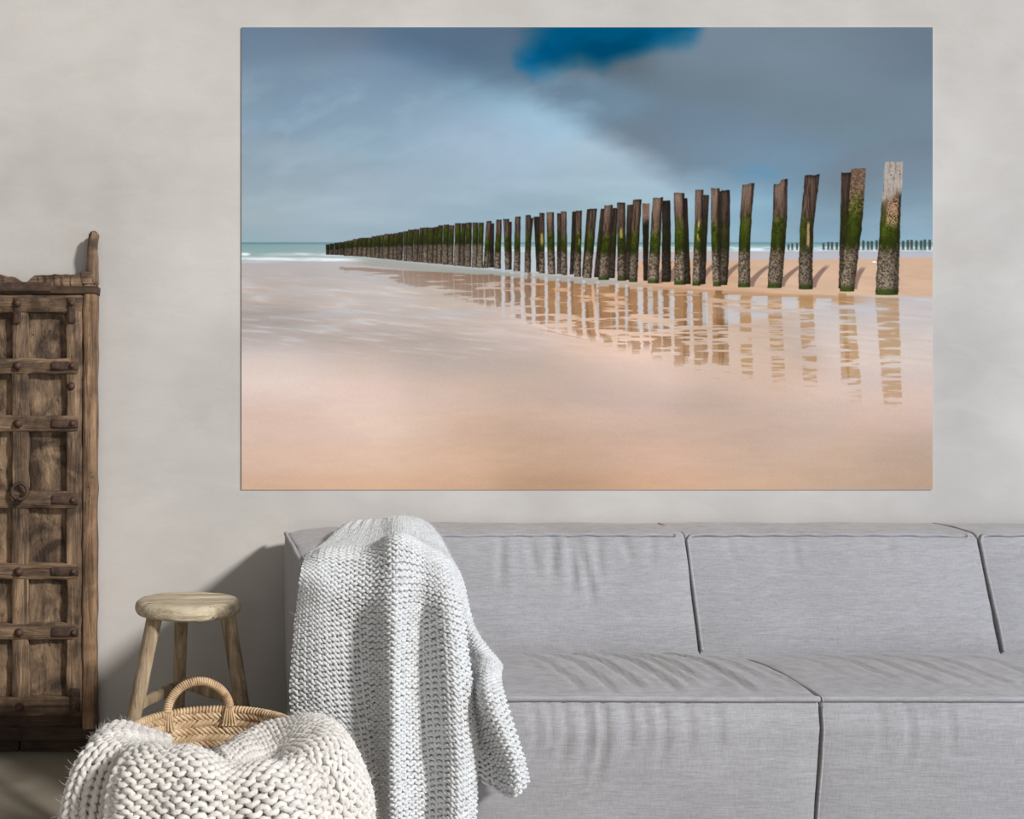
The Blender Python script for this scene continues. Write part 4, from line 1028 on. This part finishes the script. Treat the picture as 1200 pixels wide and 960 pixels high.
for y, xs_ in tab:
    row = []
    for x, rl, yo in zip(xs_, relief, yoff):
        row.append(P(x, y + yo * np.interp(y, [690, 720, 755, 800], [.35, .6, .85, 1]), 2.628 + rl * np.clip((y - 640) / 90, .5, 1) - .012 * (y > 900)))
    net.append(row)
def rip(u, v): return .005 * fbm(u * 7, v * 5, 31, 3) + .005 * np.sin(u * 70 + 2 * fbm(u * 3, v * 3, 35, 2)) * sstep(.30, .12, v) * sstep(.5, .2, u)
S1 = Surf(net, 180, 340, rip)
sg = -1.0 if S1.N[200, 90, 1] > 0 else 1.0                 # loops go on the side facing the room
# --- loose corner at its right: slides off the arm on to the seat, over its front edge and turns
net2 = [[P(490, 632, 3.30), P(504, 637, 3.28), P(517, 644, 3.25), P(524, 652, 3.22)],
        [P(505, 672, 3.12), P(520, 675, 3.10), P(536, 682, 3.08), P(543, 690, 3.10)],
        [P(515, 720, 3.04), P(534, 724, 3.00), P(549, 730, 2.99), P(556, 740, 3.02)],
        [P(528, 768, 2.96), P(548, 766, 2.93), P(566, 764, 2.90), P(580, 772, 2.94)],
        [P(536, 803, 2.745), P(551, 798, 2.73), P(569, 792, 2.66), P(585, 798, 2.70)],
        [P(540, 835, 2.66), P(555, 832, 2.665), P(574, 826, 2.555), P(594, 832, 2.60)],
        [P(541, 868, 2.655), P(566, 868, 2.665), P(588, 864, 2.56), P(606, 870, 2.605)],
        [P(542, 890, 2.655), P(577, 896, 2.66), P(600, 898, 2.575), P(614, 896, 2.605)],
        [P(542, 908, 2.645), P(578, 922, 2.655), P(603, 932, 2.595), P(618, 914, 2.615)]]
S2 = Surf(net2, 70, 200)
tone = {}
mbk = MB()
for S_ in (S1, S2): mbk.grid((S_.D - sg * S_.N * .0125)[::2, ::2])
part('ground', mbk.mesh('ground', WO), M_GREY, throw)
Vs, Qs, b = [], [], 0
for S_, sd in ((S1, 3), (S2, 4)):
    V, Q = knit(S_, .0182, .0142, .0042, True, 12, 5, sgn=sg, seed=sd, depth=1.35)
    Vs.append(V); Qs.append(Q + b); b += len(V)
part('stitches', mesh_np('stitches', np.concatenate(Vs) - WO, np.concatenate(Qs)), M_GREY, throw, kind='stuff')
mb = MB()
for S_, nn in ((S1, 5200), (S2, 1500)):
    V, Q = fuzz(S_, nn, .012, .006, nn, sg); mb.add(V, Q)
part('fuzz', mb.mesh('fuzz', WO), M_GREY, throw, kind='stuff')

# --- chunky cream blanket heaped over the basket --------------------------------------------------------------
blank = thing('chunky_blanket', 'chunky cream wool blanket heaped over the front of the straw basket', 'blanket', (BX, BY - .3, 0))
KO = np.array(blank.location)
def cyl(th, r, z): q = math.radians(th); return bk([-.054 + r * math.cos(q), 2.60 + r * math.sin(q), z])
def heap(cols):
    """cols: {theta: [(r, z), ...]} -> net rows x cols"""
    ths = sorted(cols); return np.array([[cyl(th + (row[2] if len(row) > 2 else 0), row[0], row[1]) for th, row in zip(ths, [cols[t][k] for t in ths])] for k in range(len(cols[ths[0]]))])
left = {168: [(.10, .375), (.15, .385), (.195, .392), (.218, .395), (.248, .375), (.272, .315), (.290, .23), (.30, .12)],
        182: [(.10, .37), (.15, .385), (.195, .396), (.222, .400), (.262, .380), (.296, .315), (.316, .23), (.33, .12)],
        198: [(.10, .365), (.15, .38), (.195, .396), (.228, .402), (.274, .384), (.312, .32), (.335, .23), (.35, .12)],
        213: [(.10, .36), (.15, .375), (.190, .388), (.222, .392), (.258, .365), (.285, .305), (.302, .22), (.315, .12)],
        230: [(.10, .36), (.15, .375), (.19, .396), (.224, .402), (.266, .375), (.292, .31), (.305, .22), (.315, .12)],
        250: [(.10, .355), (.15, .37), (.185, .385), (.214, .392), (.245, .365), (.265, .30), (.275, .21), (.28, .12)]}
mid = {231: [(.12, .365), (.16, .382), (.205, .396), (.238, .400), (.278, .375), (.300, .31), (.318, .22), (.33, .12)],
       239: [(.11, .36), (.16, .385), (.205, .410), (.245, .416), (.295, .388), (.326, .32), (.346, .23), (.355, .12)],
       248: [(.10, .355), (.155, .378), (.20, .406), (.242, .416), (.290, .394), (.322, .325), (.342, .23), (.355, .12)],
       258: [(.09, .345), (.145, .366), (.19, .402), (.234, .416), (.280, .396), (.312, .32), (.332, .23), (.345, .12)],
       268: [(.08, .345), (.135, .355), (.185, .388), (.232, .406), (.282, .394), (.318, .328), (.342, .23), (.355, .12)],
       279: [(.07, .33), (.12, .332), (.170, .354), (.225, .388), (.280, .390), (.326, .335), (.350, .235), (.362, .12)],
       291: [(.06, .32), (.10, .314), (.150, .328), (.212, .368), (.274, .384), (.330, .338), (.355, .24), (.368, .12)],
       306: [(.06, .315), (.09, .306), (.150, .322), (.212, .364), (.280, .388), (.338, .345), (.362, .24), (.375, .12)],
       322: [(.06, .32), (.09, .312), (.155, .336), (.216, .378), (.283, .402), (.342, .356), (.370, .245), (.383, .12)],
       338: [(.06, .335), (.10, .332), (.165, .362), (.222, .400), (.280, .418), (.338, .368), (.368, .25), (.383, .12)],
       354: [(.07, .35), (.115, .355), (.18, .392), (.224, .420), (.272, .427), (.328, .37), (.358, .25), (.375, .12)],
       370: [(.08, .35), (.12, .365), (.182, .402), (.215, .418), (.252, .415), (.30, .36), (.335, .25), (.36, .12)]}
def lobes(amp, n, ph, u0=0, u1=1): return lambda u, v: (amp * np.cos(2 * math.pi * (n * u + ph + .12 * v)) * sstep(.22, .55, v) * sstep(u1 + .12, u1 - .05, u) + .009 * fbm(u * 7, v * 4, 77, 3))
def ripB(k, amp): return lambda u, v: amp * fbm(u * k, v * 3, 77, 3) + amp * 1.1 * np.sin(u * k * 3.1 + 2.5 * v) * sstep(.35, .75, v)
inn = [[P(252, 908, 2.54), P(272, 897, 2.62), P(303, 885, 2.70), P(338, 868, 2.71), P(365, 856, 2.64)],
       [P(256, 884, 2.49), P(276, 871, 2.58), P(303, 856, 2.65), P(340, 844, 2.665), P(370, 845, 2.59)],
       [P(264, 889, 2.45), P(285, 876, 2.53), P(312, 864, 2.59), P(346, 852, 2.60), P(376, 851, 2.54)],
       [P(274, 902, 2.43), P(293, 891, 2.48), P(320, 880, 2.52), P(352, 867, 2.54), P(382, 859, 2.50)],
       [P(282, 918, 2.42), P(300, 910, 2.45), P(326, 899, 2.47), P(358, 884, 2.49), P(388, 872, 2.47)]]
oL0 = oM0 = 1
SL, SM, SI = Surf(heap(left), 120, 160, lobes(oL0 * .016, 2.6, .35)), Surf(heap(mid), 220, 160, lobes(oM0 * .013, 4.2, .45, 0, .55)), Surf(bk(inn), 90, 70, ripB(4, .004))
def outward(S):
    c = S.D[S.nv // 2, S.nu // 2] - np.array([BX, BY, .25]); return 1.0 if (S.N[S.nv // 2, S.nu // 2] * c).sum() > 0 else -1.0
oL, oM = outward(SL), outward(SM); oI = 1.0 if SI.N[45, 45, 1] < 0 else -1.0
mb = MB()
for S_, o_ in ((SL, oL), (SM, oM), (SI, oI)): mb.grid((S_.D - o_ * S_.N * .016)[::2, ::2])
part('ground', mb.mesh('ground', KO), M_CREAM, blank)
class Sub:
    """a strip u0..u1 of a surface"""
    def __init__(s, S, u0, u1): s.S, s.u0, s.u1 = S, u0, u1; s.Lu = S.Lu * (u1 - u0); s.Lv = S.Lv
    def at(s, u, v, w_): return s.S.at(s.u0 + np.clip(u, 0, 1) * (s.u1 - s.u0), v, w_)
Vs, Qs, b = [], [], 0
for S_, kw in ((SL, dict(stitch=.0225, rowh=.0175, purl=False, sgn=oL, seed=11)),
               (Sub(SM, 0, .62), dict(stitch=.024, rowh=.019, purl=True, sgn=oM, seed=12)),
               (Sub(SM, .60, 1), dict(stitch=.0225, rowh=.0175, purl=True, sgn=oM, seed=13, swap=True)),
               (SI, dict(stitch=.022, rowh=.018, purl=False, sgn=oI, seed=14))):
    V, Q = knit(S_, rad=.0058, depth=1.3, per=14, sides=7, jit=.0006, **kw)
    Vs.append(V); Qs.append(Q + b); b += len(V)
part('stitches', mesh_np('stitches', np.concatenate(Vs) - KO, np.concatenate(Qs)), M_CREAM, blank, kind='stuff')
# knotted selvage where the front flap ends over the left fold
ed = SM.at(np.zeros(160), np.linspace(.30, 1, 160), 'p') + oM * SM.at(np.zeros(160), np.linspace(.30, 1, 160), 'n') * (.004 + .004 * np.sin(np.linspace(0, 130, 160)))[:, None]
ed[:, 0] -= .004 + .004 * np.cos(np.linspace(0, 130, 160))
V, Q = tubes(ed, .0085, 8, True); mb = MB(); mb.add(V, Q); part('selvage', mb.mesh('selvage', KO), M_CREAM, blank)
mb = MB()
for S_, nn, o_ in ((SL, 2200, oL), (SM, 4200, oM), (SI, 500, oI)):
    V, Q = fuzz(S_, nn, .013, .009, nn, o_); mb.add(V, Q)
part('fuzz', mb.mesh('fuzz', KO), M_CREAM, blank, kind='stuff')
